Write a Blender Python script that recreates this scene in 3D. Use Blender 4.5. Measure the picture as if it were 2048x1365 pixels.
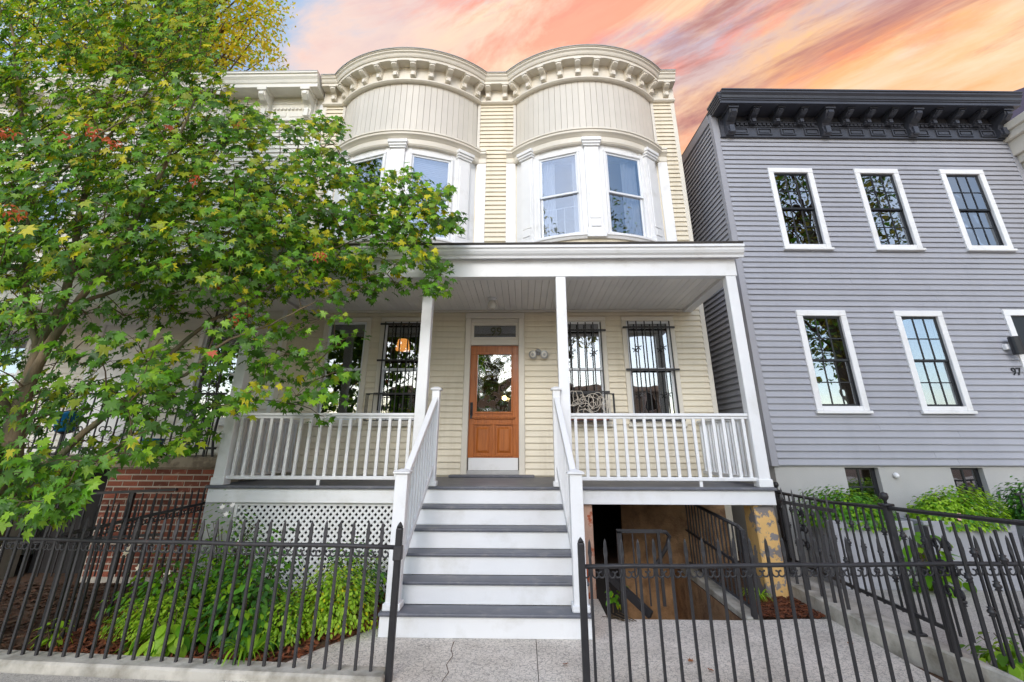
import bpy, math, random
import numpy as np
from mathutils import Vector, Matrix
RAD=math.radians
sc=bpy.context.scene
for o in list(bpy.data.objects): bpy.data.objects.remove(o)
# ------------------------------------------------------------------ camera
F_PX,PITCH,YAW,ROLL,SHIFT=974.8,.3707,.0226,.0025,-167.4
CAM=Vector((.1509,-6.4809,1.5893))
_cp,_sp,_c,_s=math.cos(PITCH),math.sin(PITCH),math.cos(YAW),math.sin(YAW)
FW=Vector((-_s*_cp,_c*_cp,_sp)); _rt=Vector((_c,_s,0)); _up=_rt.cross(FW)
RT=_rt*math.cos(ROLL)+_up*math.sin(ROLL); UP=-_rt*math.sin(ROLL)+_up*math.cos(ROLL)
cam=bpy.data.cameras.new('camera'); camo=bpy.data.objects.new('camera',cam); sc.collection.objects.link(camo)
cam.sensor_width=36; cam.lens=36*F_PX/2048; cam.shift_y=SHIFT/2048; cam.clip_start=.05; cam.clip_end=3000
m=Matrix((RT,UP,-FW)).transposed().to_4x4(); m.translation=CAM; camo.matrix_world=m
sc.camera=camo
# a photo pixel gives a direction; the distance comes from the plane it lies on
def ray(px,py): return FW+RT*((px-1024)/F_PX)+UP*((682.5+SHIFT-py)/F_PX)
def atY(px,py,y): v=ray(px,py); return CAM+v*((y-CAM.y)/v.y)
def atZ(px,py,z): v=ray(px,py); return CAM+v*((z-CAM.z)/v.z)
# ------------------------------------------------------------------ world, sun, exposure
SUN_EL,SUN_AZ=RAD(26),RAD(187)      # azimuth clockwise from +y: behind the camera, slightly left
w=bpy.data.worlds.new('World'); sc.world=w; w.use_nodes=True
nt=w.node_tree; nt.nodes.clear(); N=nt.nodes.new; L=nt.links.new
def math_node(op,a,b=None,clamp=False):
    n=N('ShaderNodeMath'); n.operation=op; n.use_clamp=clamp
    for i,x in enumerate((a,b)):
        if x is None: continue
        if isinstance(x,(int,float)): n.inputs[i].default_value=x
        else: L(x,n.inputs[i])
    return n.outputs[0]
def ramp(fac,stops,interp='LINEAR'):
    n=N('ShaderNodeValToRGB'); n.color_ramp.interpolation=interp
    e=n.color_ramp.elements
    while len(e)<len(stops): e.new(.5)
    for x,(p,c) in zip(e,stops): x.position=p; x.color=(*c,1) if len(c)==3 else c
    L(fac,n.inputs[0]); return n.outputs[0]
def mixc(f,a,b,mode='MIX'):
    n=N('ShaderNodeMixRGB'); n.blend_type=mode
    if isinstance(f,(int,float)): n.inputs[0].default_value=f
    else: L(f,n.inputs[0])
    for i,x in ((1,a),(2,b)):
        if isinstance(x,tuple): n.inputs[i].default_value=(*x,1)
        else: L(x,n.inputs[i])
    return n.outputs[0]
tc=N('ShaderNodeTexCoord'); gen=tc.outputs['Generated']
sky=N('ShaderNodeTexSky'); sky.sky_type='NISHITA'; sky.sun_disc=False; sky.sun_elevation=SUN_EL; sky.sun_rotation=SUN_AZ
sky.air_density=1.0; sky.dust_density=.7; sky.ozone_density=1.2
dot=N('ShaderNodeVectorMath'); dot.operation='DOT_PRODUCT'; L(gen,dot.inputs[0]); dot.inputs[1].default_value=(.654,.727,.208)
t=dot.outputs['Value']
def noise(scale,stretch,detail=6,rough=.55,dist=0.0,off=(0,0,0),rot=(0,0,0)):
    mp=N('ShaderNodeMapping'); mp.inputs['Scale'].default_value=stretch; mp.inputs['Location'].default_value=off; mp.inputs['Rotation'].default_value=rot
    L(gen,mp.inputs[0]); n=N('ShaderNodeTexNoise'); n.inputs['Scale'].default_value=scale; n.inputs['Detail'].default_value=detail
    n.inputs['Roughness'].default_value=rough; n.inputs['Distortion'].default_value=dist
    L(mp.outputs[0],n.inputs['Vector']); return n.outputs['Fac']
def dotv(v):
    n=N('ShaderNodeVectorMath'); n.operation='DOT_PRODUCT'; L(gen,n.inputs[0]); n.inputs[1].default_value=v; return n.outputs['Value']
def streak(scale,la,lb,lc,detail=10,rough=.64,dist=.4,off=0.0):      # cloud bands drawn out along the image diagonal, axes from the camera's right/up/forward
    cb=N('ShaderNodeCombineXYZ')
    for k,(v,s_) in enumerate((((.92,-.12,.363),la),((-.387,-.342,.857),lb),((.0,.93,.36),lc))): L(math_node('ADD',math_node('MULTIPLY',dotv(v),s_),off+k*3.1),cb.inputs[k])
    n=N('ShaderNodeTexNoise'); n.inputs['Scale'].default_value=scale; n.inputs['Detail'].default_value=detail; n.inputs['Roughness'].default_value=rough; n.inputs['Distortion'].default_value=dist
    L(cb.outputs[0],n.inputs['Vector']); return n.outputs['Fac']
def L8(r,g,b):
    f=lambda c:((c/255+.055)/1.055)**2.4*SKYK
    return (f(r),f(g),f(b))
SKYK=.45
wob=noise(2.2,(1,1,2.4),5,off=(3,1,7)); fine=streak(4.5,.8,2.6,.7,off=11,dist=.5)
tt=math_node('ADD',math_node('ADD',t,math_node('MULTIPLY',math_node('SUBTRACT',wob,.5),.34)),math_node('MULTIPLY',math_node('SUBTRACT',fine,.5),.30))
dusk=ramp(tt,[(.0,L8(176,204,236)),(.24,L8(136,178,230)),(.32,L8(176,196,224)),(.39,L8(244,216,204)),(.62,L8(255,208,184)),(.80,L8(255,210,170)),(.92,L8(255,202,148)),(1.0,L8(255,172,120))])
el=N('ShaderNodeSeparateXYZ'); L(gen,el.inputs[0]); elz=el.outputs[2]
warm=math_node('MULTIPLY',math_node('SUBTRACT',tt,.36),5.0,True)
pink=ramp(streak(2.8,.75,2.2,.6,off=1.7,dist=.45),[(.50,(0,0,0)),(.60,(1,1,1))])
cream=ramp(streak(2.6,.75,2.1,.6,off=5.2,dist=.45),[(.46,(0,0,0)),(.60,(1,1,1))])
mauve=ramp(streak(2.6,.6,2.8,.5,off=8.4,dist=.4),[(.50,(0,0,0)),(.61,(1,1,1))])
lav=ramp(streak(2.3,.75,2.1,.6,off=14.1,dist=.45),[(.42,(0,0,0)),(.56,(1,1,1))])
high=math_node('MULTIPLY',math_node('SUBTRACT',elz,.50),4.5,True)
low=math_node('MULTIPLY',math_node('SUBTRACT',.60,elz),6.0,True)
c0=mixc(math_node('MULTIPLY',math_node('MULTIPLY',low,warm),.55),dusk,L8(255,184,138))
c1=mixc(math_node('MULTIPLY',cream,math_node('MULTIPLY',warm,.8)),c0,L8(255,228,196))
c15=mixc(math_node('MULTIPLY',lav,math_node('MULTIPLY',math_node('MULTIPLY',high,warm),1.0)),c1,L8(182,176,202))
c2=mixc(math_node('MULTIPLY',pink,math_node('MULTIPLY',warm,.70)),c15,L8(253,150,126))
c3=mixc(math_node('MULTIPLY',mauve,math_node('MULTIPLY',math_node('SUBTRACT',t,.60),4.0,True)),c2,L8(184,130,126))
# away from the sunset: plain daylight sky with thin bright cloud
day=mixc(1.0,sky.outputs[0],(.14,.142,.146),'MULTIPLY')
white=ramp(noise(2.0,(1,1,2.2),6,.55,.3,(2.2,7.1,3.3)),[(.36,(0,0,0)),(.62,(1,1,1))])
day2=mixc(math_node('MULTIPLY',white,.55),day,(.60,.62,.66))
front=math_node('MULTIPLY',math_node('SUBTRACT',t,.02),4.5,True)
fin=mixc(front,day2,c3)
bg=N('ShaderNodeBackground'); L(fin,bg.inputs[0]); bg.inputs[1].default_value=1.0
ow=N('ShaderNodeOutputWorld'); L(bg.outputs[0],ow.inputs[0])
sl=bpy.data.lights.new('sun','SUN'); sl.energy=.66; sl.angle=RAD(20); sl.color=(1,.98,.955)
so=bpy.data.objects.new('sun',sl); sc.collection.objects.link(so); so.location=(0,-20,30)
sd=Vector((math.sin(SUN_AZ)*math.cos(SUN_EL),math.cos(SUN_AZ)*math.cos(SUN_EL),math.sin(SUN_EL)))
so.rotation_euler=sd.to_track_quat('Z','Y').to_euler()
vs=sc.view_settings; vs.view_transform='Standard'; vs.look='None'; vs.exposure=1.32; vs.gamma=1; vs.use_curve_mapping=False
# ------------------------------------------------------------------ helpers
COL=sc.collection
class MB:
    def __init__(s,T=None): s.v=[]; s.f=[]; s.mi=[]; s.T=T; s.cur=0
    def add(s,vs,fs):
        b=len(s.v)
        s.v+= [tuple(s.T@Vector(p)) for p in vs] if s.T else [tuple(p) for p in vs]
        for f in fs: s.f.append(tuple(i+b for i in f)); s.mi.append(s.cur)
        return s
    def box(s,x0,x1,y0,y1,z0,z1):
        if x0>x1:x0,x1=x1,x0
        if y0>y1:y0,y1=y1,y0
        if z0>z1:z0,z1=z1,z0
        return s.add([(x0,y0,z0),(x1,y0,z0),(x1,y1,z0),(x0,y1,z0),(x0,y0,z1),(x1,y0,z1),(x1,y1,z1),(x0,y1,z1)],
              [(3,2,1,0),(4,5,6,7),(0,1,5,4),(1,2,6,5),(2,3,7,6),(3,0,4,7)])
    def ext(s,poly,vec):   # polygon extruded by vec
        n=len(poly); v=Vector(vec)
        return s.add([tuple(p) for p in poly]+[tuple(Vector(p)+v) for p in poly],[tuple(range(n))[::-1],tuple(range(n,2*n))]+[(i,(i+1)%n,n+(i+1)%n,n+i) for i in range(n)])
    def bar(s,a,b,wx,wy=None,up=(0,0,1)):   # rectangular bar a->b
        a,b=Vector(a),Vector(b); d=(b-a).normalized(); u=Vector(up)
        if abs(d.dot(u))>.98: u=Vector((0,1,0))
        r=d.cross(u).normalized(); q=r.cross(d); wy=wy or wx; r*=wx/2; q*=wy/2
        return s.add([a-r-q,a+r-q,a+r+q,a-r+q,b-r-q,b+r-q,b+r+q,b-r+q],[(3,2,1,0),(4,5,6,7),(0,1,5,4),(1,2,6,5),(2,3,7,6),(3,0,4,7)])
    def tube(s,pts,r,n=6,cap=True):
        pts=[Vector(p) for p in pts]; k=len(pts); rs=r if isinstance(r,(list,tuple)) else [r]*k
        vs=[];fs=[]; pr=None
        for i,p in enumerate(pts):
            d=(pts[min(i+1,k-1)]-pts[max(i-1,0)])
            d=d.normalized() if d.length>1e-9 else Vector((0,0,1))
            if pr is None: pr=d.orthogonal().normalized()
            pr=(pr-d*pr.dot(d)); pr=pr.normalized() if pr.length>1e-6 else d.orthogonal().normalized()
            q=d.cross(pr)
            for j in range(n):
                a=2*math.pi*j/n; vs.append(p+(pr*math.cos(a)+q*math.sin(a))*rs[i])
        for i in range(k-1):
            for j in range(n): fs.append((i*n+j,i*n+(j+1)%n,(i+1)*n+(j+1)%n,(i+1)*n+j))
        if cap: fs+= [tuple(range(n))[::-1],tuple(range((k-1)*n,k*n))]
        return s.add(vs,fs)
    def lathe(s,prof,c=(0,0,0),n=12):
        vs=[];fs=[];k=len(prof)
        for r,z in prof:
            for j in range(n): a=2*math.pi*j/n; vs.append((c[0]+r*math.cos(a),c[1]+r*math.sin(a),c[2]+z))
        for i in range(k-1):
            for j in range(n): fs.append((i*n+j,i*n+(j+1)%n,(i+1)*n+(j+1)%n,(i+1)*n+j))
        fs+=[tuple(range(n))[::-1],tuple(range((k-1)*n,k*n))]
        return s.add(vs,fs)
    def sweep(s,path,prof,closed=True):   # path: plan points; prof: (offset to the right-hand outside, z)
        P=[Vector(p) for p in path]; n=len(P); k=len(prof); vs=[];fs=[]
        def nrm(a,b): d=(b-a).normalized(); return Vector((d.y,-d.x))
        for i in range(n):
            ns=[]
            if i>0: ns.append(nrm(P[i-1],P[i]))
            if i<n-1: ns.append(nrm(P[i],P[i+1]))
            m=sum(ns,Vector((0,0))).normalized(); m=m/max(.5,m.dot(ns[0]))
            for d,z in prof: q=P[i]+m*d; vs.append((q.x,q.y,z))
        kk=k if closed else k-1
        for i in range(n-1):
            for j in range(kk): fs.append((i*k+j,(i+1)*k+j,(i+1)*k+(j+1)%k,i*k+(j+1)%k))
        if closed: fs+=[tuple(range(k)),tuple(range((n-1)*k,n*k))[::-1]]
        return s.add(vs,fs)
    def mesh(s,name,mats,smooth=False):
        me=bpy.data.meshes.new(name); me.from_pydata(s.v,[],s.f); me.validate()
        for m in (mats if isinstance(mats,(list,tuple)) else [mats]): me.materials.append(m)
        if len(s.mi)==len(me.polygons) and any(s.mi): me.polygons.foreach_set('material_index',s.mi)
        if smooth: me.polygons.foreach_set('use_smooth',[True]*len(me.polygons))
        me.update(); return me
    def build(s,name,mat,parent=None,smooth=False,bev=0,seg=1):
        return link(name,s.mesh(name,mat,smooth),parent,bev=bev,seg=seg)
def link(name,me,parent=None,loc=None,rot=None,bev=0,seg=1,local=False):
    o=bpy.data.objects.new(name,me); COL.objects.link(o)
    if loc is not None: o.location=loc
    if rot is not None: o.rotation_euler=rot
    if parent is not None:
        o.parent=parent
        if not local: o.matrix_parent_inverse=INV.get(parent.name,Matrix())
        if parent.name in INV and not local: INV[o.name]=Matrix()    # children of this part share its (world) frame
    if bev:
        md=o.modifiers.new('bevel','BEVEL'); md.width=bev; md.segments=seg; md.limit_method='ANGLE'; md.angle_limit=.6
    return o
INV={}
def thing(name,loc,label,cat,group=None,rotz=0):
    o=bpy.data.objects.new(name,None); COL.objects.link(o); o.location=loc; o.rotation_euler=(0,0,rotz); o.empty_display_size=.1
    o['label']=label; o['category']=cat
    if group: o['group']=group
    INV[o.name]=Matrix.Translation(-Vector(loc)) if not rotz else Matrix()
    return o
def tag(o,label,cat,group=None):
    o['label']=label; o['category']=cat
    if group: o['group']=group
    return o
def struct(o): o['kind']='structure'; return o
def stuff(o): o['kind']='stuff'; return o
# ------------------------------------------------------------------ materials
def newmat(name):
    m=bpy.data.materials.new(name); m.use_nodes=True; n=m.node_tree; n.nodes.clear()
    o=n.nodes.new('ShaderNodeOutputMaterial'); return m,n,o
def lin(r,g,b):
    f=lambda c:(c/255/12.92 if c<=10.3 else ((c/255+.055)/1.055)**2.4)
    return (f(r),f(g),f(b))
def pmat(name,col,rough=.6,var=.08,scale=3.0,bump=0.0,bscale=60.0,metal=0.0,rnd=.05,col2=None,cscale=None,thr=(.45,.6),stretch=(1,1,1),spec=.4,coat=0,dirt=0.0):
    m,n,o=newmat(name); NN=n.nodes.new; LL=n.links.new
    p=NN('ShaderNodeBsdfPrincipled'); LL(p.outputs[0],o.inputs[0])
    p.inputs['Roughness'].default_value=rough; p.inputs['Metallic'].default_value=metal; p.inputs['Specular IOR Level'].default_value=spec; p.inputs['Coat Weight'].default_value=coat
    tc=NN('ShaderNodeTexCoord'); mp=NN('ShaderNodeMapping'); mp.inputs['Scale'].default_value=stretch; LL(tc.outputs['Object'],mp.inputs[0])
    ns=NN('ShaderNodeTexNoise'); ns.inputs['Scale'].default_value=scale; ns.inputs['Detail'].default_value=6; LL(mp.outputs[0],ns.inputs['Vector'])
    r=NN('ShaderNodeMapRange'); r.inputs[1].default_value=.25; r.inputs[2].default_value=.75; r.inputs[3].default_value=1-var; r.inputs[4].default_value=1+var; LL(ns.outputs['Fac'],r.inputs[0])
    oi=NN('ShaderNodeObjectInfo'); r2=NN('ShaderNodeMapRange'); r2.inputs[3].default_value=1-rnd; r2.inputs[4].default_value=1+rnd; LL(oi.outputs['Random'],r2.inputs[0])
    mu=NN('ShaderNodeMath'); mu.operation='MULTIPLY'; LL(r.outputs[0],mu.inputs[0]); LL(r2.outputs[0],mu.inputs[1])
    base=None
    if col2:
        n2=NN('ShaderNodeTexNoise'); n2.inputs['Scale'].default_value=cscale or 6; n2.inputs['Detail'].default_value=8; n2.inputs['Roughness'].default_value=.62; LL(mp.outputs[0],n2.inputs['Vector'])
        cr=NN('ShaderNodeValToRGB'); cr.color_ramp.elements[0].position=thr[0]; cr.color_ramp.elements[1].position=thr[1]
        cr.color_ramp.elements[0].color=(*col,1); cr.color_ramp.elements[1].color=(*col2,1); LL(n2.outputs['Fac'],cr.inputs[0]); base=cr.outputs[0]
    mx=NN('ShaderNodeVectorMath'); mx.operation='SCALE'
    if base: LL(base,mx.inputs[0])
    else: mx.inputs[0].default_value=col
    LL(mu.outputs[0],mx.inputs['Scale']); LL(mx.outputs[0],p.inputs['Base Color'])
    if bump:
        nb=NN('ShaderNodeTexNoise'); nb.inputs['Scale'].default_value=bscale; nb.inputs['Detail'].default_value=4; LL(mp.outputs[0],nb.inputs['Vector'])
        b=NN('ShaderNodeBump'); b.inputs['Strength'].default_value=bump; b.inputs['Distance'].default_value=.01; LL(nb.outputs['Fac'],b.inputs['Height']); LL(b.outputs[0],p.inputs['Normal'])
    return m
def leafmat(name,col,trans=.35,rough=.45,var=.22):
    m,n,o=newmat(name); NN=n.nodes.new; LL=n.links.new
    tc=NN('ShaderNodeTexCoord'); ns=NN('ShaderNodeTexNoise'); ns.inputs['Scale'].default_value=4; LL(tc.outputs['Object'],ns.inputs['Vector'])
    ge=NN('ShaderNodeNewGeometry'); oi=NN('ShaderNodeObjectInfo')
    ad=NN('ShaderNodeMath'); LL(ge.outputs['Random Per Island'],ad.inputs[0]); LL(oi.outputs['Random'],ad.inputs[1])
    fr=NN('ShaderNodeMath'); fr.operation='FRACT'; LL(ad.outputs[0],fr.inputs[0])
    r=NN('ShaderNodeMapRange'); r.inputs[3].default_value=1-var; r.inputs[4].default_value=1+var; LL(fr.outputs[0],r.inputs[0])
    sc_=NN('ShaderNodeVectorMath'); sc_.operation='SCALE'; sc_.inputs[0].default_value=col; LL(r.outputs[0],sc_.inputs['Scale'])
    p=NN('ShaderNodeBsdfPrincipled'); LL(sc_.outputs[0],p.inputs['Base Color']); p.inputs['Roughness'].default_value=rough; p.inputs['Specular IOR Level'].default_value=.45
    tr=NN('ShaderNodeBsdfTranslucent'); s2=NN('ShaderNodeVectorMath'); s2.operation='MULTIPLY'; LL(sc_.outputs[0],s2.inputs[0]); s2.inputs[1].default_value=(1.35,1.25,.5); LL(s2.outputs[0],tr.inputs[0])
    mx=NN('ShaderNodeMixShader'); mx.inputs[0].default_value=trans; LL(p.outputs[0],mx.inputs[1]); LL(tr.outputs[0],mx.inputs[2]); LL(mx.outputs[0],o.inputs[0])
    return m
def glassmat(name,refl=.3,tint=(.62,.65,.67),rough=.0,wave=0):
    m,n,o=newmat(name); NN=n.nodes.new; LL=n.links.new
    g=NN('ShaderNodeBsdfGlossy'); g.inputs['Roughness'].default_value=rough; g.inputs[0].default_value=(.95,.97,1,1)
    tr=NN('ShaderNodeBsdfTransparent'); tr.inputs[0].default_value=(*tint,1)
    lw=NN('ShaderNodeLayerWeight'); lw.inputs[0].default_value=.25
    r=NN('ShaderNodeMapRange'); r.inputs[3].default_value=refl; r.inputs[4].default_value=1; LL(lw.outputs['Fresnel'],r.inputs[0])
    mx=NN('ShaderNodeMixShader'); LL(r.outputs[0],mx.inputs[0]); LL(tr.outputs[0],mx.inputs[1]); LL(g.outputs[0],mx.inputs[2]); LL(mx.outputs[0],o.inputs[0])
    if wave:
        tc=NN('ShaderNodeTexCoord'); ns=NN('ShaderNodeTexNoise'); ns.inputs['Scale'].default_value=2.2; ns.inputs['Detail'].default_value=2; LL(tc.outputs['Object'],ns.inputs['Vector'])
        b=NN('ShaderNodeBump'); b.inputs['Strength'].default_value=wave; b.inputs['Distance'].default_value=.02; LL(ns.outputs['Fac'],b.inputs['Height']); LL(b.outputs[0],g.inputs['Normal'])
    return m
def emat(name,col,s):
    m,n,o=newmat(name); e=n.nodes.new('ShaderNodeEmission'); e.inputs[0].default_value=(*col,1); e.inputs[1].default_value=s; n.links.new(e.outputs[0],o.inputs[0]); return m
def woodmat(name,c1,c2):
    m,n,o=newmat(name); NN=n.nodes.new; LL=n.links.new
    p=NN('ShaderNodeBsdfPrincipled'); LL(p.outputs[0],o.inputs[0]); p.inputs['Roughness'].default_value=.32; p.inputs['Coat Weight'].default_value=.25
    tc=NN('ShaderNodeTexCoord'); mp=NN('ShaderNodeMapping'); mp.inputs['Scale'].default_value=(14,14,.9); LL(tc.outputs['Object'],mp.inputs[0])
    ns=NN('ShaderNodeTexNoise'); ns.inputs['Scale'].default_value=3; ns.inputs['Detail'].default_value=9; ns.inputs['Roughness'].default_value=.65; LL(mp.outputs[0],ns.inputs['Vector'])
    cr=NN('ShaderNodeValToRGB'); cr.color_ramp.elements[0].color=(*c1,1); cr.color_ramp.elements[1].color=(*c2,1); cr.color_ramp.elements[0].position=.3; cr.color_ramp.elements[1].position=.72
    LL(ns.outputs['Fac'],cr.inputs[0]); LL(cr.outputs[0],p.inputs['Base Color']); return m
def pavemat(name,c1,c2,cell=26.0,bump=.5):
    m,n,o=newmat(name); NN=n.nodes.new; LL=n.links.new
    p=NN('ShaderNodeBsdfPrincipled'); LL(p.outputs[0],o.inputs[0]); p.inputs['Roughness'].default_value=.9; p.inputs['Specular IOR Level'].default_value=.15
    tc=NN('ShaderNodeTexCoord'); ob=tc.outputs['Object']
    wn=NN('ShaderNodeTexNoise'); wn.inputs['Scale'].default_value=14; LL(ob,wn.inputs['Vector'])
    wm=NN('ShaderNodeMixRGB'); wm.inputs[0].default_value=.12; LL(ob,wm.inputs[1]); LL(wn.outputs['Color'],wm.inputs[2])
    vo=NN('ShaderNodeTexVoronoi'); vo.feature='DISTANCE_TO_EDGE'; vo.inputs['Scale'].default_value=cell; LL(wm.outputs[0],vo.inputs['Vector'])
    r=NN('ShaderNodeMapRange'); r.inputs[1].default_value=0; r.inputs[2].default_value=.09; LL(vo.outputs['Distance'],r.inputs[0])
    n1=NN('ShaderNodeTexNoise'); n1.inputs['Scale'].default_value=2.2; n1.inputs['Detail'].default_value=7; LL(ob,n1.inputs['Vector'])
    n2=NN('ShaderNodeTexNoise'); n2.inputs['Scale'].default_value=120; n2.inputs['Detail'].default_value=3; LL(ob,n2.inputs['Vector'])
    cr=NN('ShaderNodeValToRGB'); cr.color_ramp.elements[0].color=(*c2,1); cr.color_ramp.elements[1].color=(*c1,1); cr.color_ramp.elements[0].position=.33; cr.color_ramp.elements[1].position=.62; cr.color_ramp.elements.new(.27).color=(c2[0]*.72,c2[1]*.7,c2[2]*.68,1); LL(n1.outputs['Fac'],cr.inputs[0])
    sp=NN('ShaderNodeMapRange'); sp.inputs[1].default_value=.3; sp.inputs[2].default_value=.7; sp.inputs[3].default_value=.75; sp.inputs[4].default_value=1.18; LL(n2.outputs['Fac'],sp.inputs[0])
    k=NN('ShaderNodeMapRange'); k.inputs[3].default_value=.5; k.inputs[4].default_value=1; LL(r.outputs[0],k.inputs[0])
    m1=NN('ShaderNodeMath'); m1.operation='MULTIPLY'; LL(sp.outputs[0],m1.inputs[0]); LL(k.outputs[0],m1.inputs[1])
    s=NN('ShaderNodeVectorMath'); s.operation='SCALE'; LL(cr.outputs[0],s.inputs[0]); LL(m1.outputs[0],s.inputs['Scale']); LL(s.outputs[0],p.inputs['Base Color'])
    b=NN('ShaderNodeBump'); b.inputs['Strength'].default_value=bump; b.inputs['Distance'].default_value=.006; LL(r.outputs[0],b.inputs['Height']); LL(b.outputs[0],p.inputs['Normal'])
    return m
M={}
M['cream']=pmat('cream vinyl siding',lin(226,216,194),.5,.05,1.2,.05,90,rnd=.03,col2=lin(212,200,176),cscale=3,thr=(.5,.8),stretch=(2.2,2.2,.25))
M['creamtrim']=pmat('cream painted trim',lin(220,213,199),.45,.05,2,.06,60,rnd=.02)
M['bead']=pmat('bead board paint',lin(208,202,191),.5,.05,2.5,.05,70,rnd=.035)
M['white']=pmat('white paint',lin(233,233,233),.42,.04,2,.08,50,rnd=.025,col2=lin(208,206,200),cscale=2.6,thr=(.54,.82))
M['whitesiding']=pmat('off white clapboard',lin(226,222,212),.5,.06,2,.05,60,rnd=.04)
M['vinylwhite']=pmat('white vinyl window frame',lin(228,231,236),.3,.02,2,rnd=.02)
M['ceil']=pmat('porch ceiling paint',lin(238,235,230),.5,.05,2,.03,60,rnd=.04)
M['deck']=pmat('grey deck paint',lin(98,100,108),.48,.12,3,.1,30,rnd=.04,col2=lin(126,124,124),cscale=6,thr=(.52,.74))
M['grey']=pmat('grey vinyl siding',lin(164,165,172),.45,.05,1.5,.04,80,rnd=.035,col2=lin(157,158,165),cscale=3,thr=(.45,.75),stretch=(2.2,2.2,.22))
M['greytrim']=pmat('grey corner trim',lin(153,153,159),.45,.04,2,rnd=.02)
M['black']=pmat('charcoal cornice paint',lin(66,68,76),.30,.15,3,.08,50,rnd=.06)
M['blackframe']=pmat('black window frame',lin(34,36,40),.35,.05,3)
M['iron']=pmat('black painted iron',lin(44,43,45),.42,.25,9,.12,70,rnd=.12)
M['ironrust']=pmat('weathered black iron',lin(56,54,55),.5,.2,9,.2,70,rnd=.12,col2=lin(120,74,52),cscale=9,thr=(.62,.8))
M['door']=woodmat('varnished oak',lin(150,80,28),lin(196,114,48))
M['stucco']=pmat('grey foundation stucco',lin(176,175,172),.85,.07,2,.25,80)
M['concrete']=pmat('weathered concrete',lin(190,184,172),.9,.16,3,.4,50,col2=lin(128,122,108),cscale=4,thr=(.42,.7))
M['pave']=pavemat('crackle concrete paving',lin(228,220,208),lin(208,200,188))
M['walk']=pavemat('sidewalk concrete',lin(196,190,180),lin(172,166,158),40,.2)
M['asphalt']=pmat('asphalt',lin(112,112,114),.9,.15,4,.4,90)
M['soil']=pmat('dark soil',lin(84,66,50),.95,.35,14,.8,60,col2=lin(96,62,42),cscale=20)
M['stone']=pmat('brown stone coping',lin(160,146,126),.85,.18,5,.4,60,col2=lin(120,106,90),cscale=7)
M['mortar']=pmat('mortar',lin(186,176,162),.95,.1,20,.3,90)
M['brick']=pmat('red brick',lin(146,84,62),.85,.22,16,.5,60,rnd=.28,col2=lin(120,62,48),cscale=12,thr=(.4,.7))
M['brickdark']=pmat('grimy brick',lin(120,66,50),.88,.25,16,.5,60,rnd=.3,col2=lin(176,158,140),cscale=10,thr=(.55,.7))
M['peel']=pmat('peeling yellow paint',lin(224,182,116),.8,.12,5,.4,30,col2=lin(136,130,128),cscale=4.2,thr=(.49,.51))
M['peelred']=pmat('flaking orange paint',lin(206,168,146),.8,.15,6,.5,30,col2=lin(176,88,54),cscale=6,thr=(.5,.56))
M['browns']=pmat('brown rough stucco',lin(168,132,96),.95,.25,6,1.0,45,col2=lin(134,102,74),cscale=5)
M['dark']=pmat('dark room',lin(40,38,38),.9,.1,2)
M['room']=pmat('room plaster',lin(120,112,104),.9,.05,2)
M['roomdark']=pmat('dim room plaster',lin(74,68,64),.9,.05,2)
M['curtain']=pmat('sheer curtain',lin(200,204,214),.8,.06,3)
M['curtaingrey']=pmat('grey sheer curtain',lin(120,118,116),.8,.1,3)
M['shade']=pmat('roller shade',lin(124,108,98),.8,.05,3)
M['roof']=pmat('roof felt',lin(88,84,82),.9,.2,6,.3,50)
M['flash']=pmat('lead flashing',lin(168,168,166),.5,.15,6,.2,30)
M['chrome']=pmat('brushed aluminium',lin(176,176,176),.35,.08,10,metal=.6)
M['lampglass']=pmat('frosted lamp glass',lin(226,222,212),.15,.02,2,coat=.5)
M['planter']=pmat('grey fibre cement planter',lin(158,158,162),.7,.08,3,.15,60)
M['blue']=pmat('blue glazed pot',lin(20,112,168),.35,.12,6)
M['bark']=pmat('maple bark',lin(122,106,84),.9,.25,9,.8,40,col2=lin(96,96,72),cscale=7,stretch=(1,1,.35))
M['barkdark']=pmat('twig bark',lin(84,70,50),.9,.2,9,.4,40)
M['mulch']=pmat('cedar mulch',lin(126,72,44),.95,.3,20,.4,80,rnd=.3,col2=lin(84,48,32),cscale=12)
M['brownleaf']=pmat('dry brown leaf',lin(150,92,50),.8,.2,20)
M['hill']=pmat('dusky wooded hill',lin(58,54,72),.95,.2,.05)
M['glass']=glassmat('window glass',.25,wave=.10)
M['glassdim']=glassmat('dim window glass',.18,wave=.10)
M['glassbay']=glassmat('bay window glass',.22,tint=(.82,.84,.86),wave=.08)
M['glassdoor']=glassmat('wavy door glass',.42,wave=.8)
M['glow']=emat('warm bulb',(1,.62,.25),14)
M['glowshade']=emat('lit lamp shade',(1,.36,.08),1.1)
M['wire']=pmat('pale wire',lin(196,186,172),.5,.1,5)
M['number']=pmat('black numerals',lin(22,22,24),.4,.02,3)
M['numbergreen']=pmat('dark green gilt numerals',lin(58,62,34),.4,.1,9)
M['screen']=pmat('insect screen mesh',lin(92,84,78),.8,.04,4)
LEAF={k:leafmat('leaf '+k,lin(*c),t) for k,c,t in (('dark',(64,106,20),.34),('mid',(92,144,24),.38),('light',(138,180,38),.42),('yellow',(212,204,42),.46),('orange',(196,98,62),.3),
   ('olive',(158,172,36),.42),('lime',(168,204,64),.4),('bush',(92,150,50),.36),('deep',(54,98,40),.3),('locust',(206,196,64),.5),('far',(84,104,40),.35),('farlight',(150,150,60),.4))}
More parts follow.
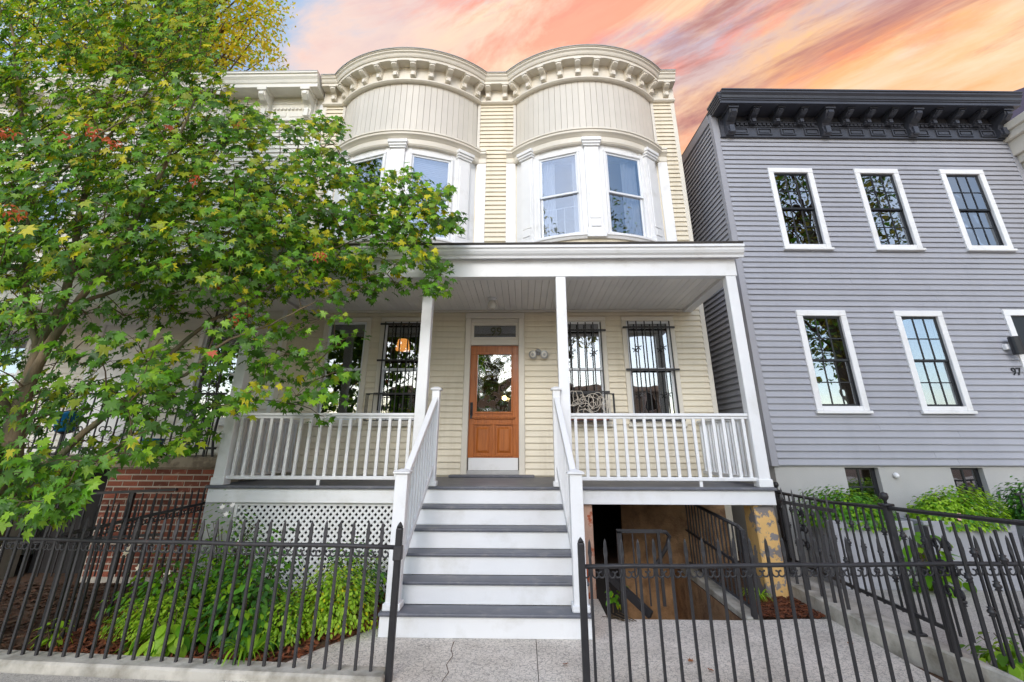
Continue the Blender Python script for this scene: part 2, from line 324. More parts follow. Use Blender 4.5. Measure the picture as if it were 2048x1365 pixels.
# ------------------------------------------------------------------ building helpers
def cells(mb,x0,x1,z0,z1,ops,y0,y1):
    xs=sorted({x0,x1,*[min(max(v,x0),x1) for o in ops for v in o[:2]]}); zs=sorted({z0,z1,*[min(max(v,z0),z1) for o in ops for v in o[2:]]})
    for a,b in zip(xs,xs[1:]):
        for c,d in zip(zs,zs[1:]):
            mx,mz=(a+b)/2,(c+d)/2
            if not any(o[0]<mx<o[1] and o[2]<mz<o[3] for o in ops): mb.box(a,b,y0,y1,c,d)
SR=random.Random(4)
def siding(wall,x0,x1,z0,z1,ops,pitch,mat,T=None,yw=0.0,name='siding_board',lip=.031):
    n=round((z1-z0)/pitch); p=(z1-z0)/n
    for i in range(n):
        zb=z0+i*p; zm=zb+p/2; segs=[(x0,x1)]
        for o in ops:
            if o[2]<zm<o[3]:
                ns=[]
                for a,b in segs:
                    if o[1]<=a or o[0]>=b: ns.append((a,b))
                    else:
                        if o[0]>a: ns.append((a,o[0]))
                        if o[1]<b: ns.append((o[1],b))
                segs=ns
        cut=[]
        for a,b in segs:
            if b-a<.02: continue
            if b-a>2.6:
                c=a+(b-a)*SR.uniform(.25,.75); cut+=[(a,c-.001),(c+.001,b)]
            else: cut.append((a,b))
        for a,b in cut:
            mb=MB(T); y=yw-SR.uniform(0,.002); j0,j1=SR.uniform(-.0018,.0018),SR.uniform(-.0018,.0018)
            pr_=[(y-.001,.016),(y-lip,0),(y-lip-.001,.012),(y-.006,p+.006),(y-.001,p+.006)]; n5=5
            mb.add([(a,u_,zb+v_+j0) for u_,v_ in pr_]+[(b,u_,zb+v_+j1) for u_,v_ in pr_],[(4,3,2,1,0),(5,6,7,8,9)]+[(k_,(k_+1)%5,5+(k_+1)%5,5+k_) for k_ in range(5)])
            mb.build(name,mat,wall)
def sheet(mb,a,b,z0,z1,y,amp=.025,waves=6,n=None):
    n=n or waves*6; vs=[];fs=[]
    for i in range(n+1):
        u=i/n; x=a+(b-a)*u; yy=y+amp*math.sin(u*waves*2*math.pi)+amp*.4*math.sin(u*waves*5.1+1)
        vs+=[(x,yy,z0),(x,yy*1.0,z1)]
    for i in range(n): fs.append((2*i,2*i+2,2*i+3,2*i+1))
    mb.add(vs,fs)
def win(parent,T,w,h,cw=.08,cmat='white',fmat='vinylwhite',gmat='glass',sillmat=None,room='dark',depth=1.1,curtains=(),muntins=None,mid=.5,lamp=None,proud=.035,fw=.04,screen=False,shade=0,roomw=0.0,noroom=False,label=None):
    a=w/2; b=a-cw; ob=MB(T)
    ob.box(-a,a,-proud,.03,h-cw,h); ob.box(-a,-b,-proud+.002,.03,0,h-cw); ob.box(b,a,-proud+.002,.03,0,h-cw); ob.box(-b,b,-proud+.004,.03,0,cw*.7)
    wo=ob.build('window',M[cmat],parent,bev=.006)
    if label: wo['label']=label
    MB(T).box(-a-.02,a+.02,-proud-.03,.0,-.045,-.002).build('sill',M[sillmat or cmat],wo,bev=.005)
    z0,z1=cw*.7,h-cw; zm=z0+(z1-z0)*mid
    for nm,c,d,y in (('sash',zm-.02,z1,.012),('sash',z0,zm+.02,.045)):
        s=MB(T); s.box(-b,b,y,y+.03,d-fw,d); s.box(-b,b,y,y+.03,c,c+fw); s.box(-b,-b+fw,y+.001,y+.029,c+fw,d-fw); s.box(b-fw,b,y+.001,y+.029,c+fw,d-fw)
        s.build('sash',M[fmat],wo,bev=.003)
        MB(T).box(-b+fw-.005,b-fw+.005,y+.012,y+.016,c+fw-.005,d-fw+.005).build('pane',M[gmat],wo)
        if muntins:
            nx,nz=muntins; q=MB(T)
            for i in range(1,nx): x=-b+fw+(2*b-2*fw)*i/nx; q.box(x-.008,x+.008,y+.002,y+.011,c+fw,d-fw)
            for i in range(1,nz): z=c+fw+(d-c-2*fw)*i/nz; q.box(-b+fw,b-fw,y+.003,y+.0105,z-.008,z+.008)
            q.build('muntin',M[fmat],wo)
    if screen: MB(T).box(-b+fw,b-fw,.088,.092,z0,z1).build('screen',M['screen'],wo)
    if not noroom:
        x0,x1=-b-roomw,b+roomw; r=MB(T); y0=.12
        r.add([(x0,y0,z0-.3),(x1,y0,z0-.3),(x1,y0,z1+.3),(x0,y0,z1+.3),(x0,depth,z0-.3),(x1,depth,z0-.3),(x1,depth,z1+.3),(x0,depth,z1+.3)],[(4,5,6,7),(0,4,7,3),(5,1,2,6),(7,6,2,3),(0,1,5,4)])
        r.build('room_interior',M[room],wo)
    for (c0,c1,cm) in curtains:
        s=MB(T); sheet(s,-b+2*b*c0,-b+2*b*c1,z0,z1,.16,waves=max(2,int(9*(c1-c0)*2*b)+2)); s.build('curtain',M[cm],wo,smooth=True)
    if shade:
        MB(T).box(-b+.02,b-.02,.105,.11,z1-(z1-z0)*shade,z1).build('roller_shade',M['shade'],wo)
    if lamp:
        lx,ly,lz=lamp; q=MB(T); q.lathe([(.001,-.05),(.03,-.035),(.04,0),(.03,.035),(.001,.05)],(lx,ly,lz),10); lo=q.build('lamp_bulb',M['glow'],wo,smooth=True)
        MB(T).lathe([(.13,-.1),(.135,-.08),(.10,.10),(.09,.11)],(lx,ly+.06,lz+.02),14).build('lamp_shade',M['glowshade'],wo,smooth=True)
    return wo
def textmesh(body,size,depth,font=None):
    cu=bpy.data.curves.new('t','FONT'); cu.body=body; cu.size=size; cu.extrude=depth; cu.align_x='CENTER'
    o=bpy.data.objects.new('t',cu); COL.objects.link(o); dg=bpy.context.evaluated_depsgraph_get(); me=bpy.data.meshes.new_from_object(o.evaluated_get(dg))
    bpy.data.objects.remove(o); me.name='numeral'; return me
def place(me,name,parent,M4):
    o=bpy.data.objects.new(name,me); COL.objects.link(o); o.parent=parent; o.matrix_parent_inverse=INV.get(parent.name,Matrix()); o.matrix_basis=M4; return o
def bracket_mesh(name,w,dep,h,mat):
    mb=MB(); k=lambda d,z:(-w/2,-d*dep,z*h)
    prof=[(.0,.0),(.26,.0),(.40,.10),(.36,.24),(.30,.36),(.42,.50),(.72,.60),(.92,.72),(.98,.86),(.92,.88),(0,.88)]
    mb.ext([k(*p) for p in prof],(w,0,0))
    mb.box(-w*.64,w*.64,-dep*1.06,0,h*.885,h); mb.box(-w*.3,w*.3,-dep*.5,-dep*.36,h*.03,h*.34)
    mb.ext([(-w*.3,-dep*1.0,h*.86),(-w*.3,-dep*1.04,h*.72),(-w*.3,-dep*.74,h*.56),(-w*.3,-dep*.7,h*.62)],(w*.6,0,0))
    return mb.mesh(name,mat)
I4=Matrix()
# ================================================================== GROUND
g=MB()
HX0,HX1,HY0,HY1=.98,2.36,-.66,2.1     # basement area way
xs=[-300,HX0,HX1,300]; ys=[-300,HY0,HY1,300]
for i in range(3):
    for j in range(3):
        if (i,j)==(1,1): continue
        g.add([(xs[i],ys[j],-.05),(xs[i+1],ys[j],-.05),(xs[i+1],ys[j+1],-.05),(xs[i],ys[j+1],-.05)],[(0,1,2,3)])
struct(g.build('ground',M['soil']))
pv=MB()
pe=[atZ(745,1258,0),atZ(640,1298,0),atZ(560,1330,0),atZ(500,1355,0)]
def slab(mb,poly,z0,z1): mb.ext([(p[0],p[1],z0) for p in poly],(0,0,z1-z0))
slab(pv,[(-1.22,.02),(-1.22,-1.0)]+[(p.x,p.y) for p in pe]+[(-2.1,-2.14),(-2.1,-2.4),(.25,-2.4),(.25,.02)],-.06,0)
pv1=pv.build('front_path',M['pave']); struct(pv1)
pv=MB(); slab(pv,[(.256,-2.4),(3.2,-2.4),(3.2,-1.3),(3.2,-.60),(2.9,-.60),(HX1,-.66),(HX0,-.66),(HX0,.02),(.256,.02)],-.06,.0)
struct(pv.build('front_path',M['pave']))
q=MB(); q.box(-40,40,-6.9,-2.404,-.06,-.012); struct(q.build('sidewalk',M['walk']))
q=MB(); slab(q,[(-40,-1.75),(-7,-1.75),(-.87,-2.2),(-.87,-2.402),(-40,-2.402)],-.06,-.016); struct(q.build('sidewalk',M['walk']))
q=MB(); q.box(-40,40,-7.1,-6.904,-.15,-.008); struct(q.build('kerb',M['concrete']))
q=MB(); q.box(-80,80,-15,-7.104,-.2,-.14); struct(q.build('road',M['asphalt']))
q=MB(); q.box(-80,80,-20,-15.004,-.2,-.01); struct(q.build('sidewalk',M['walk']))
q=MB(); slab(q,[(3.52,1.2),(12,1.2),(12,-2.4),(4.3,-2.4),(4.15,-1.75),(3.52,-1.6)],-.06,.004); struct(q.build('side_yard_paving',M['walk']))
# kerb under the left fence
q=MB(); q.ext([(-7,-1.52,-.06),(-7,-1.74,-.06),(-.86,-2.19,-.06),(-.86,-1.99,-.06)],(0,0,.115)); struct(q.build('fence_kerb',M['concrete'],bev=.015))
# kerb on the right property line
q=MB(); q.ext([(3.19,.45,-.06),(3.19,-1.12,-.06),(3.50,-2.4,-.06),(3.51,.9,-.06),(3.4,.9,-.06)],(0,0,.20)); struct(q.build('side_kerb',M['concrete'],bev=.015))
# area way below the porch
aw=MB(); zb=-1.25
aw.add([(HX0,HY0,zb),(HX1,HY0,zb),(HX1,HY1,zb),(HX0,HY1,zb)],[(0,1,2,3)])
aw.add([(HX0,HY0,zb),(HX0,HY1,zb),(HX0,HY1,-.05),(HX0,HY0,-.05)],[(0,1,2,3)])
aw.add([(HX0,HY0,zb),(HX1,HY0,zb),(HX1,HY0,-.062),(HX0,HY0,-.062)],[(0,1,2,3)])
aw.add([(HX1,HY0,zb),(HX1,HY1,zb),(HX1,HY1,-.05),(HX1,HY0,-.05)],[(0,1,2,3)])
struct(aw.build('area_way',M['browns']))
for k in range(5):
    q=MB(); q.box(HX0+.004,HX1-.004,HY0+.01+.26*k,HY0+.268+.26*k,zb+.002,zb+1.03-.21*k); struct(q.build('area_step',M['concrete']))
# low concrete wall beside the area way
q=MB(); q.ext([(HX1+.004,-.62,-.05),(HX1+.004,1.6,-.05),(HX1+.004,1.6,.05),(HX1+.004,-.62,.012)],(.16,0,0)); struct(q.build('area_wall',M['concrete'],bev=.01))
# ================================================================== CREAM HOUSE
W=2.08; XL,XR=-4.10,3.385
house=thing('cream_house',(-.36,W,0),'cream vinyl sided row house with two curved bays and a wooden front door','house')
WINS=[(-3.405,-2.56,1.945,3.755),(-2.385,-1.485,1.945,3.755),(.76,1.615,1.945,3.755),(1.90,2.82,1.945,3.755)]
DOOR=(-.865,.178,1.14,3.83)
BAYS=[-2.195,1.457]; HC=1.45; SAG=.72; BR=(HC*HC+SAG*SAG)/(2*SAG); BYC=W-SAG+BR; HA=math.asin(HC/BR)
bayops=[(x-HC,x+HC,5.0,8.43) for x in BAYS]
wb=MB(); cells(wb,XL,XR,0.0,8.96,[(a+.05,b-.05,c+.05,d-.05) for a,b,c,d in WINS]+[(DOOR[0]+.05,DOOR[1]-.05,1.0,DOOR[3]-.05),(1.05,1.72,-.5,.95)]+[(x-HC+.12,x+HC-.12,5.0,7.0) for x in BAYS],W,W+.1)
wall=wb.build('wall',M['cream'],house)
siding(wall,XL+.06,XR-.075,1.16,8.44,WINS+[DOOR]+[(x-HC,x+HC,4.96,8.44) for x in BAYS],.0965,M['cream'],yw=W)
q=MB(); q.box(XR-.08,XR+.005,W-.032,W+.08,1.0,8.44); q.build('corner_board',M['creamtrim'],house,bev=.006)
q=MB(); q.box(XL-.02,XL+.065,W-.034,W+.05,1.0,8.44); q.build('corner_board',M['creamtrim'],house,bev=.006)
q=MB(); q.box(XR-.004,XR+.002,W+.08,12,-.05,8.9); q.box(XL-.002,XL+.004,W+.1,12,-.05,8.9); q.build('side_wall',M['cream'],house)
q=MB(); q.box(XL,XR,11.9,12,-.05,8.9); q.build('rear_wall',M['cream'],house)
q=MB(); q.box(XL,XR,W+.05,12,8.86,8.95); q.build('roof',M['roof'],house)
# basement wall behind the area way: dark doorway and brown stucco
q=MB(); cells(q,HX0-.02,HX1+.9,-1.25,.99,[(1.02,1.66,-1.25,.85)],W-.06,W-.008); q.build('basement_wall',M['browns'],house)
q=MB(); q.box(.96,1.80,W+.3,W+1.6,-1.3,.95); 
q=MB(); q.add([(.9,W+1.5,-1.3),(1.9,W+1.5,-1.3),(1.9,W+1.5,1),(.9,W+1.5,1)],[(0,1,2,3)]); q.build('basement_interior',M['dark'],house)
# --- bays
def arcpt(xc,r,a): return (xc+r*math.sin(a),BYC-r*math.cos(a))
def arcpath(xc,a0,a1,n,r=None): return [arcpt(xc,r or BR,a0+(a1-a0)*i/n) for i in range(n+1)]
CPATH=[(XL-.02,W)]+arcpath(BAYS[0],-HA,HA,22)+arcpath(BAYS[1],-HA,HA,22)+[(XR+.01,W)]
cor=MB(); cor.sweep(CPATH,[(-.06,8.41),(.07,8.41),(.10,8.435),(.10,8.465),(.075,8.485),(.05,8.50),(.05,8.765),(.265,8.775),(.265,8.83),(.285,8.835),(.30,8.86),(.315,8.90),(.345,8.925),(.345,8.955),(.365,8.96),(.365,8.985),(-.06,9.0)])
cornice=cor.build('cornice',M['creamtrim'],house)
fl=MB(); fl.sweep(CPATH,[(-.05,9.003),(.37,8.988),(.378,8.975),(.382,8.99),(.37,9.003),(-.05,9.02)]); fl.build('flashing',M['flash'],cornice)
bm=bracket_mesh('bracket',.108,.215,.265,M['creamtrim'])
def put(me,name,parent,x,y,z,rot): return place(me,name,parent,Matrix.Translation((x,y,z))@Matrix.Rotation(rot,4,'Z'))
for xc in BAYS:
    for i in range(10):
        a=-HA*.90+2*HA*.90*i/9; x,y=arcpt(xc,BR+.05,a); put(bm,'bracket',cornice,x,y,8.505,a)
for x in (-3.88,-.56,-.20,3.22): put(bm,'bracket',cornice,x,W-.05,8.515,0)
for bi,xc in enumerate(BAYS):
    bw=MB(); bw.sweep(arcpath(xc,-HA,HA,24),[(-.10,7.0),(-.02,7.0),(-.02,8.42),(-.10,8.42)])
    bay=bw.build('bay',M['bead'],house)
    n=27
    for i in range(n):
        a0=-HA+.035+(2*HA-.07)*i/n; a1=-HA+.035+(2*HA-.07)*(i+1)/n; e=.0022
        p=arcpt(xc,BR,a0+e); r=arcpt(xc,BR,a1-e); p2=arcpt(xc,BR-.025,a0); r2=arcpt(xc,BR-.025,a1)
        MB().ext([(p[0],p[1],7.22),(r[0],r[1],7.22),(r2[0],r2[1],7.22),(p2[0],p2[1],7.22)],(0,0,1.205)).build('bead_board',M['bead'],bay)
    for s in (-1,1):
        x,y=arcpt(xc,BR,s*HA); q=MB(); q.box(x-.028,x+.028,W-.045,W+.02,7.22,8.42); q.build('edge_trim',M['bead'],bay)
    # belt moulding over the windows
    bp=[(xc-HC-.17,W)]+arcpath(xc,-HA,HA,24)+[(xc+HC+.17,W)]
    q=MB(); q.sweep(bp,[(-.12,6.93),(.03,6.93),(.05,6.96),(.05,7.06),(.09,7.10),(.13,7.13),(.13,7.17),(.15,7.18),(.15,7.215),(.02,7.245),(-.12,7.245)]); q.build('belt_moulding',M['creamtrim'],house)
    # window level walls, head, apron, sill
    q=MB()
    for a0,a1 in ((-HA,RAD(-33)),(RAD(-8),RAD(8)),(RAD(33),HA)): q.sweep(arcpath(xc,a0,a1,6),[(-.10,5.08),(-.03,5.08),(-.03,6.95),(-.10,6.95)])
    q.sweep(arcpath(xc,-HA,HA,24),[(-.10,6.80),(-.045,6.80),(-.045,6.94),(-.10,6.94)])
    wl=q.build('bay_window_wall',M['white'],house)
    q=MB(); q.sweep(bp[1:-1],[(-.10,4.98),(.03,4.98),(.05,5.02),(.07,5.035),(.07,5.075),(-.10,5.085)]); q.build('bay_sill',M['white'],house)
    q=MB(); q.sweep(arcpath(xc,-HA,HA,24),[(-.10,4.55),(-.01,4.55),(-.01,4.985),(-.10,4.985)]); q.build('bay_apron',M['cream'],house)
    for s in (-1,1):
        q=MB(); q.box(xc+s*HC-.0+(-.02 if s>0 else -.17),xc+s*HC+(.17 if s>0 else .02),W-.04,W+.02,5.0,6.94); q.build('casing',M['white'],house,bev=.005)
    for a,hw in ((0,.135),(RAD(-41),.14),(RAD(41),.14)):
        x,y=arcpt(xc,BR-.02,a); T=Matrix.Translation((x,y,0))@Matrix.Rotation(a,4,'Z'); q=MB(T)
        q.box(-hw,hw,-.05,.03,5.08,6.86); q.box(-hw*.72,hw*.72,-.062,-.045,5.36,6.70)
        po=q.build('pilaster',M['white'],house,bev=.006)
        q=MB(T); q.box(-hw-.02,hw+.02,-.085,.03,6.86,6.90); q.box(-hw-.035,hw+.035,-.11,.03,6.90,6.95); q.box(-hw-.05,hw+.05,-.135,.03,6.95,7.02); q.build('capital',M['white'],po,bev=.006)
        q=MB(T); q.box(-hw-.02,hw+.02,-.085,.03,5.075,5.17); q.box(-hw-.035,hw+.035,-.10,.03,4.99,5.078); q.build('plinth',M['white'],po,bev=.006)
        q=MB(T); q.box(-hw*.62,hw*.62,-.072,-.055,5.20,5.33); q.build('panel',M['white'],po,bev=.004)
    for s in (-1,1):
        a=RAD(20.5)*s; r=BR*math.cos(RAD(12.6))-.01; x,y=arcpt(xc,r,a); T=Matrix.Translation((x,y,5.085))@Matrix.Rotation(a,4,'Z')
        cur=((.0,.34,'curtain'),(.80,1.0,'curtain')) if bi==1 and s<0 else (((.55,1.0,'curtain'),) if bi==1 else ())
        wv=win(house,T,.84,1.735,cw=.05,proud=.02,fw=.038,noroom=True,curtains=cur,mid=.5,gmat='glassbay')
        if bi==0 and s>0:
            q=MB(T)
            for k in range(42): q.box(-.36,.36,.11,.125,.05+k*.04,.05+k*.04+.032)
            q.build('blind',M['curtain'],wv)
        if bi==1 and s<0:
            q=MB(T)
            for x2 in (-.09,.06): q.box(x2-.006,x2+.006,.10,.105,.05,.62)
            q.box(-.37,.37,.10,.105,.61,.622); q.build('window_guard',M['vinylwhite'],wv)
    q=MB(); x0,x1,y0,y1,z0,z1=xc-HC+.05,xc+HC-.05,W+.06,W+3.4,4.9,7.3
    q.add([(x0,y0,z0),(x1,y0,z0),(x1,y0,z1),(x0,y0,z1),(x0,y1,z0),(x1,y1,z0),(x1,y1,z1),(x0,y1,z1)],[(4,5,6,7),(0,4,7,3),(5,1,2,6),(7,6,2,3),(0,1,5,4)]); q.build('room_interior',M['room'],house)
# --- ground floor windows
def wT(o): return Matrix.Translation(((o[0]+o[1])/2,W-.022,o[2]))
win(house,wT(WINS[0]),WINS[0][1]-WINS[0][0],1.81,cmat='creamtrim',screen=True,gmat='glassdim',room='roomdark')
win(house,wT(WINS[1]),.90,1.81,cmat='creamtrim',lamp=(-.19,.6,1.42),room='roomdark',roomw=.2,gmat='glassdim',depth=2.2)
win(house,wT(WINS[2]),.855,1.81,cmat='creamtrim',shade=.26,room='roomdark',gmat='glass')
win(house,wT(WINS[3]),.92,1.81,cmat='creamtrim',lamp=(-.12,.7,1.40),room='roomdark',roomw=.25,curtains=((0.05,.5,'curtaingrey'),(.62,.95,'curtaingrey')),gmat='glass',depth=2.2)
# --- security grilles (part of the house) with bars
def grille(o,nb,z0,z1,rails,stars,basket=None):
    x0,x1=o[0]+.06,o[1]-.06; y=W-.10
    gr=None
    for z in rails:
        q=MB(); q.bar((x0-.05,y,z),(x1+.05,y,z),.022,.03); q.bar((x0-.04,y,z),(x0-.04,W-.02,z),.02); q.bar((x1+.04,y,z),(x1+.04,W-.02,z),.02)
        o_=q.build('security_grille' if gr is None else 'rail',M['iron'],house if gr is None else gr); gr=gr or o_
    for i in range(nb):
        x=x0+.04+(x1-x0-.08)*i/(nb-1); MB().box(x-.009,x+.009,y-.009,y+.009,z0,z1).build('bar',M['iron'],gr)
    for i,z in stars:
        x=x0+.04+(x1-x0-.08)*i/(nb-1); q=MB()
        for k in range(5):
            a=2*math.pi*k/5+.3; q.bar((x,y-.012,z),(x+.06*math.cos(a),y-.014,z+.06*math.sin(a)),.014)
        q.build('ornament',M['iron'],gr)
    return gr
grille(WINS[1],6,2.15,3.66,(3.62,2.98,2.42),())
grille(WINS[2],6,1.98,3.64,(3.50,2.45),((1,3.12),(4,3.12)))
grille(WINS[3],6,1.97,3.66,(3.55,2.82,2.0),((1,3.2),(4,3.2),(1,2.42),(4,2.42)))
# --- window boxes of wire
def basket(o,label,wm,curls):
    t=thing('window_basket',((o[0]+o[1])/2,W-.2,1.96),label,'basket'); x0,x1=o[0]-.0,o[1]+.02; y0,y1=W-.30,W-.115
    q=MB()
    for z in (1.98,2.40):
        q.bar((x0,y0,z),(x1,y0,z),.014); q.bar((x0,y0,z),(x0,y1,z),.014); q.bar((x1,y0,z),(x1,y1,z),.014)
    q.build('frame',M['iron'],t)
    for i in range(9):
        x=x0+(x1-x0)*i/8; MB().bar((x,y0,1.98),(x,y0,2.40),.009).build('bar',M['iron'],t)
    for y in (y0+.06,y0+.12):
        for x in (x0,x1): MB().bar((x,y,1.98),(x,y,2.40),.009).build('bar',M['iron'],t)
    if curls:
        rr=random.Random(5); q=MB()
        for i in range(26):
            cx=x0+.08+(x1-x0-.16)*rr.random(); cz=2.05+.32*rr.random(); rx,rz=.05+.09*rr.random(),.04+.08*rr.random(); a0=rr.random()*6; n=12
            q.tube([(min(max(cx+rx*math.cos(a0+k*.4),x0),x1),y0-.014-.006*rr.random(),min(max(cz+rz*math.sin(a0+k*.4),1.99),2.44)) for k in range(n)],.005,4)
        stuff(q.build('wire_curls',M['wire'],t))
        q=MB(); q.box(x0+.05,x1-.1,y0+.02,y1-.03,1.99,2.10); q.build('trough',M['brick'],t)
    return t
basket(WINS[2],'black window basket wound with pale curled wire, beside the front door','wire',True)
basket((WINS[1][0]-.05,WINS[1][1],0,0),'plain black window basket on the barred window with the warm lamp','iron',False)
# --- door
q=MB(); a,b=DOOR[0],DOOR[1]
q.box(a,a+.10,W-.055,W+.12,1.14,3.73); q.box(b-.10,b,W-.055,W+.12,1.14,3.73); q.box(a-.006,b+.006,W-.06,W+.12,3.73,3.835); q.box(a+.10,b-.10,W-.02,W+.12,3.255,3.36)
q.box(a+.10,b-.10,W-.02,W+.10,3.66,3.728); fr=q.build('door_frame',M['creamtrim'],house,bev=.008)
q=MB(); q.box(a+.1,a+.15,W-.01,W+.1,3.36,3.66); q.box(b-.15,b-.1,W-.01,W+.1,3.36,3.66); q.box(a+.15,b-.15,W-.01,W+.1,3.36,3.40); q.box(a+.15,b-.15,W-.01,W+.1,3.61,3.66); tr=q.build('transom',M['creamtrim'],house,bev=.004)
q=MB(); q.box(a+.145,b-.145,W+.035,W+.04,3.395,3.615); q.build('pane',M['glassdim'],tr)
q=MB(); q.box(a+.1,b-.1,W+.09,W+.095,3.36,3.66); q.build('pane_backing',M['planter'],tr)
nm=textmesh('99',.21,.006); nm.materials.append(M['numbergreen'])
place(nm,'numeral',tr,Matrix.Translation(((a+b)/2+.02,W+.030,3.435))@Matrix.Rotation(RAD(90),4,'X'))
dx0,dx1,dz0,dz1=-.765,.078,1.42,3.25; yd=W+.035
q=MB(); gx0,gx1,gz0,gz1=dx0+.13,dx1-.13,2.14,3.10
cells(q,dx0,dx1,dz0,dz1,[(gx0,gx1,gz0,gz1),(dx0+.10,-.375,1.46,1.93),(-.315,dx1-.10,1.46,1.93)],yd,yd+.045)
dr=q.build('door',M['door'],house,bev=.003)
q=MB(); q.box(gx0-.005,gx1+.005,yd+.02,yd+.026,gz0-.005,gz1+.005); q.build('glass',M['glassdoor'],dr)
q=MB()
for x0,x1,z0,z1 in ((gx0-.03,gx1+.03,gz1,gz1+.035),(gx0-.03,gx1+.03,gz0-.035,gz0),(gx0-.03,gx0,gz0,gz1),(gx1,gx1+.03,gz0,gz1)): q.box(x0,x1,yd-.018,yd+.005,z0,z1)
q.box(gx0-.07,gx1+.07,yd-.035,yd,2.035,2.065); q.box(gx0-.05,gx1+.05,yd-.022,yd,2.015,2.035); q.build('glass_moulding',M['door'],dr,bev=.006)
for x0,x1 in ((dx0+.10,-.375),(-.315,dx1-.10)):
    q=MB(); q.box(x0-.001,x1+.001,yd+.02,yd+.03,1.459,1.931)
    i=.035; q.add([(x0+i,yd+.018,1.46+i),(x1-i,yd+.018,1.46+i),(x1-i,yd+.018,1.93-i),(x0+i,yd+.018,1.93-i),(x0+2*i,yd-.002,1.46+2*i),(x1-2*i,yd-.002,1.46+2*i),(x1-2*i,yd-.002,1.93-2*i),(x0+2*i,yd-.002,1.93-2*i)],[(4,5,6,7),(0,1,5,4),(1,2,6,5),(2,3,7,6),(3,0,4,7)])
    for u0,u1,v0,v1 in ((x0-.012,x1+.012,1.93,1.948),(x0-.012,x1+.012,1.442,1.46),(x0-.012,x0+.006,1.46,1.93),(x1-.006,x1+.012,1.46,1.93)): q.box(u0,u1,yd-.012,yd+.01,v0,v1)
    q.build('panel',M['door'],dr,bev=.003)
q=MB(); q.box(dx0+.015,dx1-.015,yd-.006,yd+.03,1.235,1.419); q.build('kick_plate',M['white'],dr,bev=.002)
q=MB(); q.box(dx0+.022,dx0+.065,yd-.022,yd,2.03,2.29); q.tube([(dx0+.045,yd-.02,2.09),(dx0+.045,yd-.06,2.10),(dx0+.045,yd-.065,2.17),(dx0+.045,yd-.02,2.20)],.009); q.lathe([(.018,0),(.018,.02)],(dx0+.045,yd-.03,2.25),8); q.build('handle',M['iron'],dr)
q=MB(); q.box(dx0,dx1,yd-.02,yd+.06,1.16,1.234); q.build('threshold',M['chrome'],house,bev=.004)
q=MB(); q.box(-1.02,.32,W-.28,W-.035,1.142,1.175); q.build('door_step',M['deck'],house,bev=.006)
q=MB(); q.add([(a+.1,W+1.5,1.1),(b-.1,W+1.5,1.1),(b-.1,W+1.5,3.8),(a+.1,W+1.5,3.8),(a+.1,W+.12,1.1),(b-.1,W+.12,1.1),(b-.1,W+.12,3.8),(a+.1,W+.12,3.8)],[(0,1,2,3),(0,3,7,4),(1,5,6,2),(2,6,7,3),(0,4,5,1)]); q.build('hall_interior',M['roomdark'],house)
q=MB(); q.lathe([(.001,-.05),(.04,-.03),(.05,0),(.04,.03),(.001,.05)],(-.19,W+.7,2.42),10); q.build('hall_lamp',M['glow'],house,smooth=True)
# flood light by the door
fx,fz=.42,3.10
q=MB(); q.lathe([(.0,-.03),(.055,-.03),(.055,.0),(.045,.012),(0,.012)],(0,0,0),14); me=q.mesh('flood_light',M['chrome'],True)
f0=place(me,'flood_light',house,Matrix.Translation((fx,W-.04,fz+.03))@Matrix.Rotation(RAD(90),4,'X'))
for s in (-1,1):
    q=MB(Matrix.Translation((fx+s*.085,W-.085,fz-.02))@Matrix.Rotation(RAD(103),4,'X')@Matrix.Rotation(s*.3,4,'Y'))
    q.lathe([(.022,-.06),(.03,-.05),(.045,-.01),(.066,.035),(.07,.05),(.064,.052)],n=16); q.build('lamp_head',M['chrome'],house,smooth=True)
    q=MB(Matrix.Translation((fx+s*.085,W-.085,fz-.02))@Matrix.Rotation(RAD(103),4,'X')@Matrix.Rotation(s*.3,4,'Y'))
    q.lathe([(.001,.045),(.035,.056),(.06,.05)],n=16); q.build('lamp_lens',M['lampglass'],house,smooth=True)
    MB().tube([(fx,W-.04,fz+.03),(fx+s*.05,W-.06,fz+.01),(fx+s*.075,W-.075,fz-.01)],.018,8).build('lamp_arm',M['chrome'],house,smooth=True)
# ================================================================== FRONT PORCH
porch=thing('front_porch',(-.3,1,0),'white front porch with slim square posts, grey deck and baluster railings','porch')
PX0,PX1=-3.735,3.17; ZF=1.14
q=MB(); q.box(PX0,PX1,-.012,W-.03,1.108,ZF); q.build('deck',M['deck'],porch,bev=.01,seg=2)
for bx in ((PX0+.02,-1.165,.03,.065,.95,1.105),(.775,PX1-.02,.03,.065,.95,1.105),(PX0+.02,PX0+.055,.066,W-.1,.95,1.105),(PX1-.055,PX1-.02,.066,W-.1,.95,1.105)): MB().box(*bx).build('fascia_board',M['white'],porch,bev=.004)
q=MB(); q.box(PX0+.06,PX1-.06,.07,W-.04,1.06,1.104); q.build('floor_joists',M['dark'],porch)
POSTS=[(-3.63,.125),(-1.178,.125),(.69,.125),(3.075,.125)]
for x,y in POSTS:
    s=.07; q=MB(); q.box(x-s,x+s,y-s,y+s,ZF,3.832); po=q.build('post',M['white'],porch,bev=.006)
    q=MB(); q.box(x-s-.014,x+s+.014,y-s-.014,y+s+.014,ZF+.001,ZF+.09); q.build('post_base',M['white'],po,bev=.006)
q=MB(); q.box(PX0+.03,PX1-.005,.05,.20,3.834,4.095); q.box(PX0+.03,PX0+.18,.201,W-.03,3.834,4.095); q.box(PX1-.155,PX1-.005,.201,W-.03,3.834,4.095); q.build('beam',M['white'],porch,bev=.004)
q=MB(); q.box(PX0-.02,PX1+.06,-.02,.08,4.096,4.115); q.build('soffit',M['white'],porch)
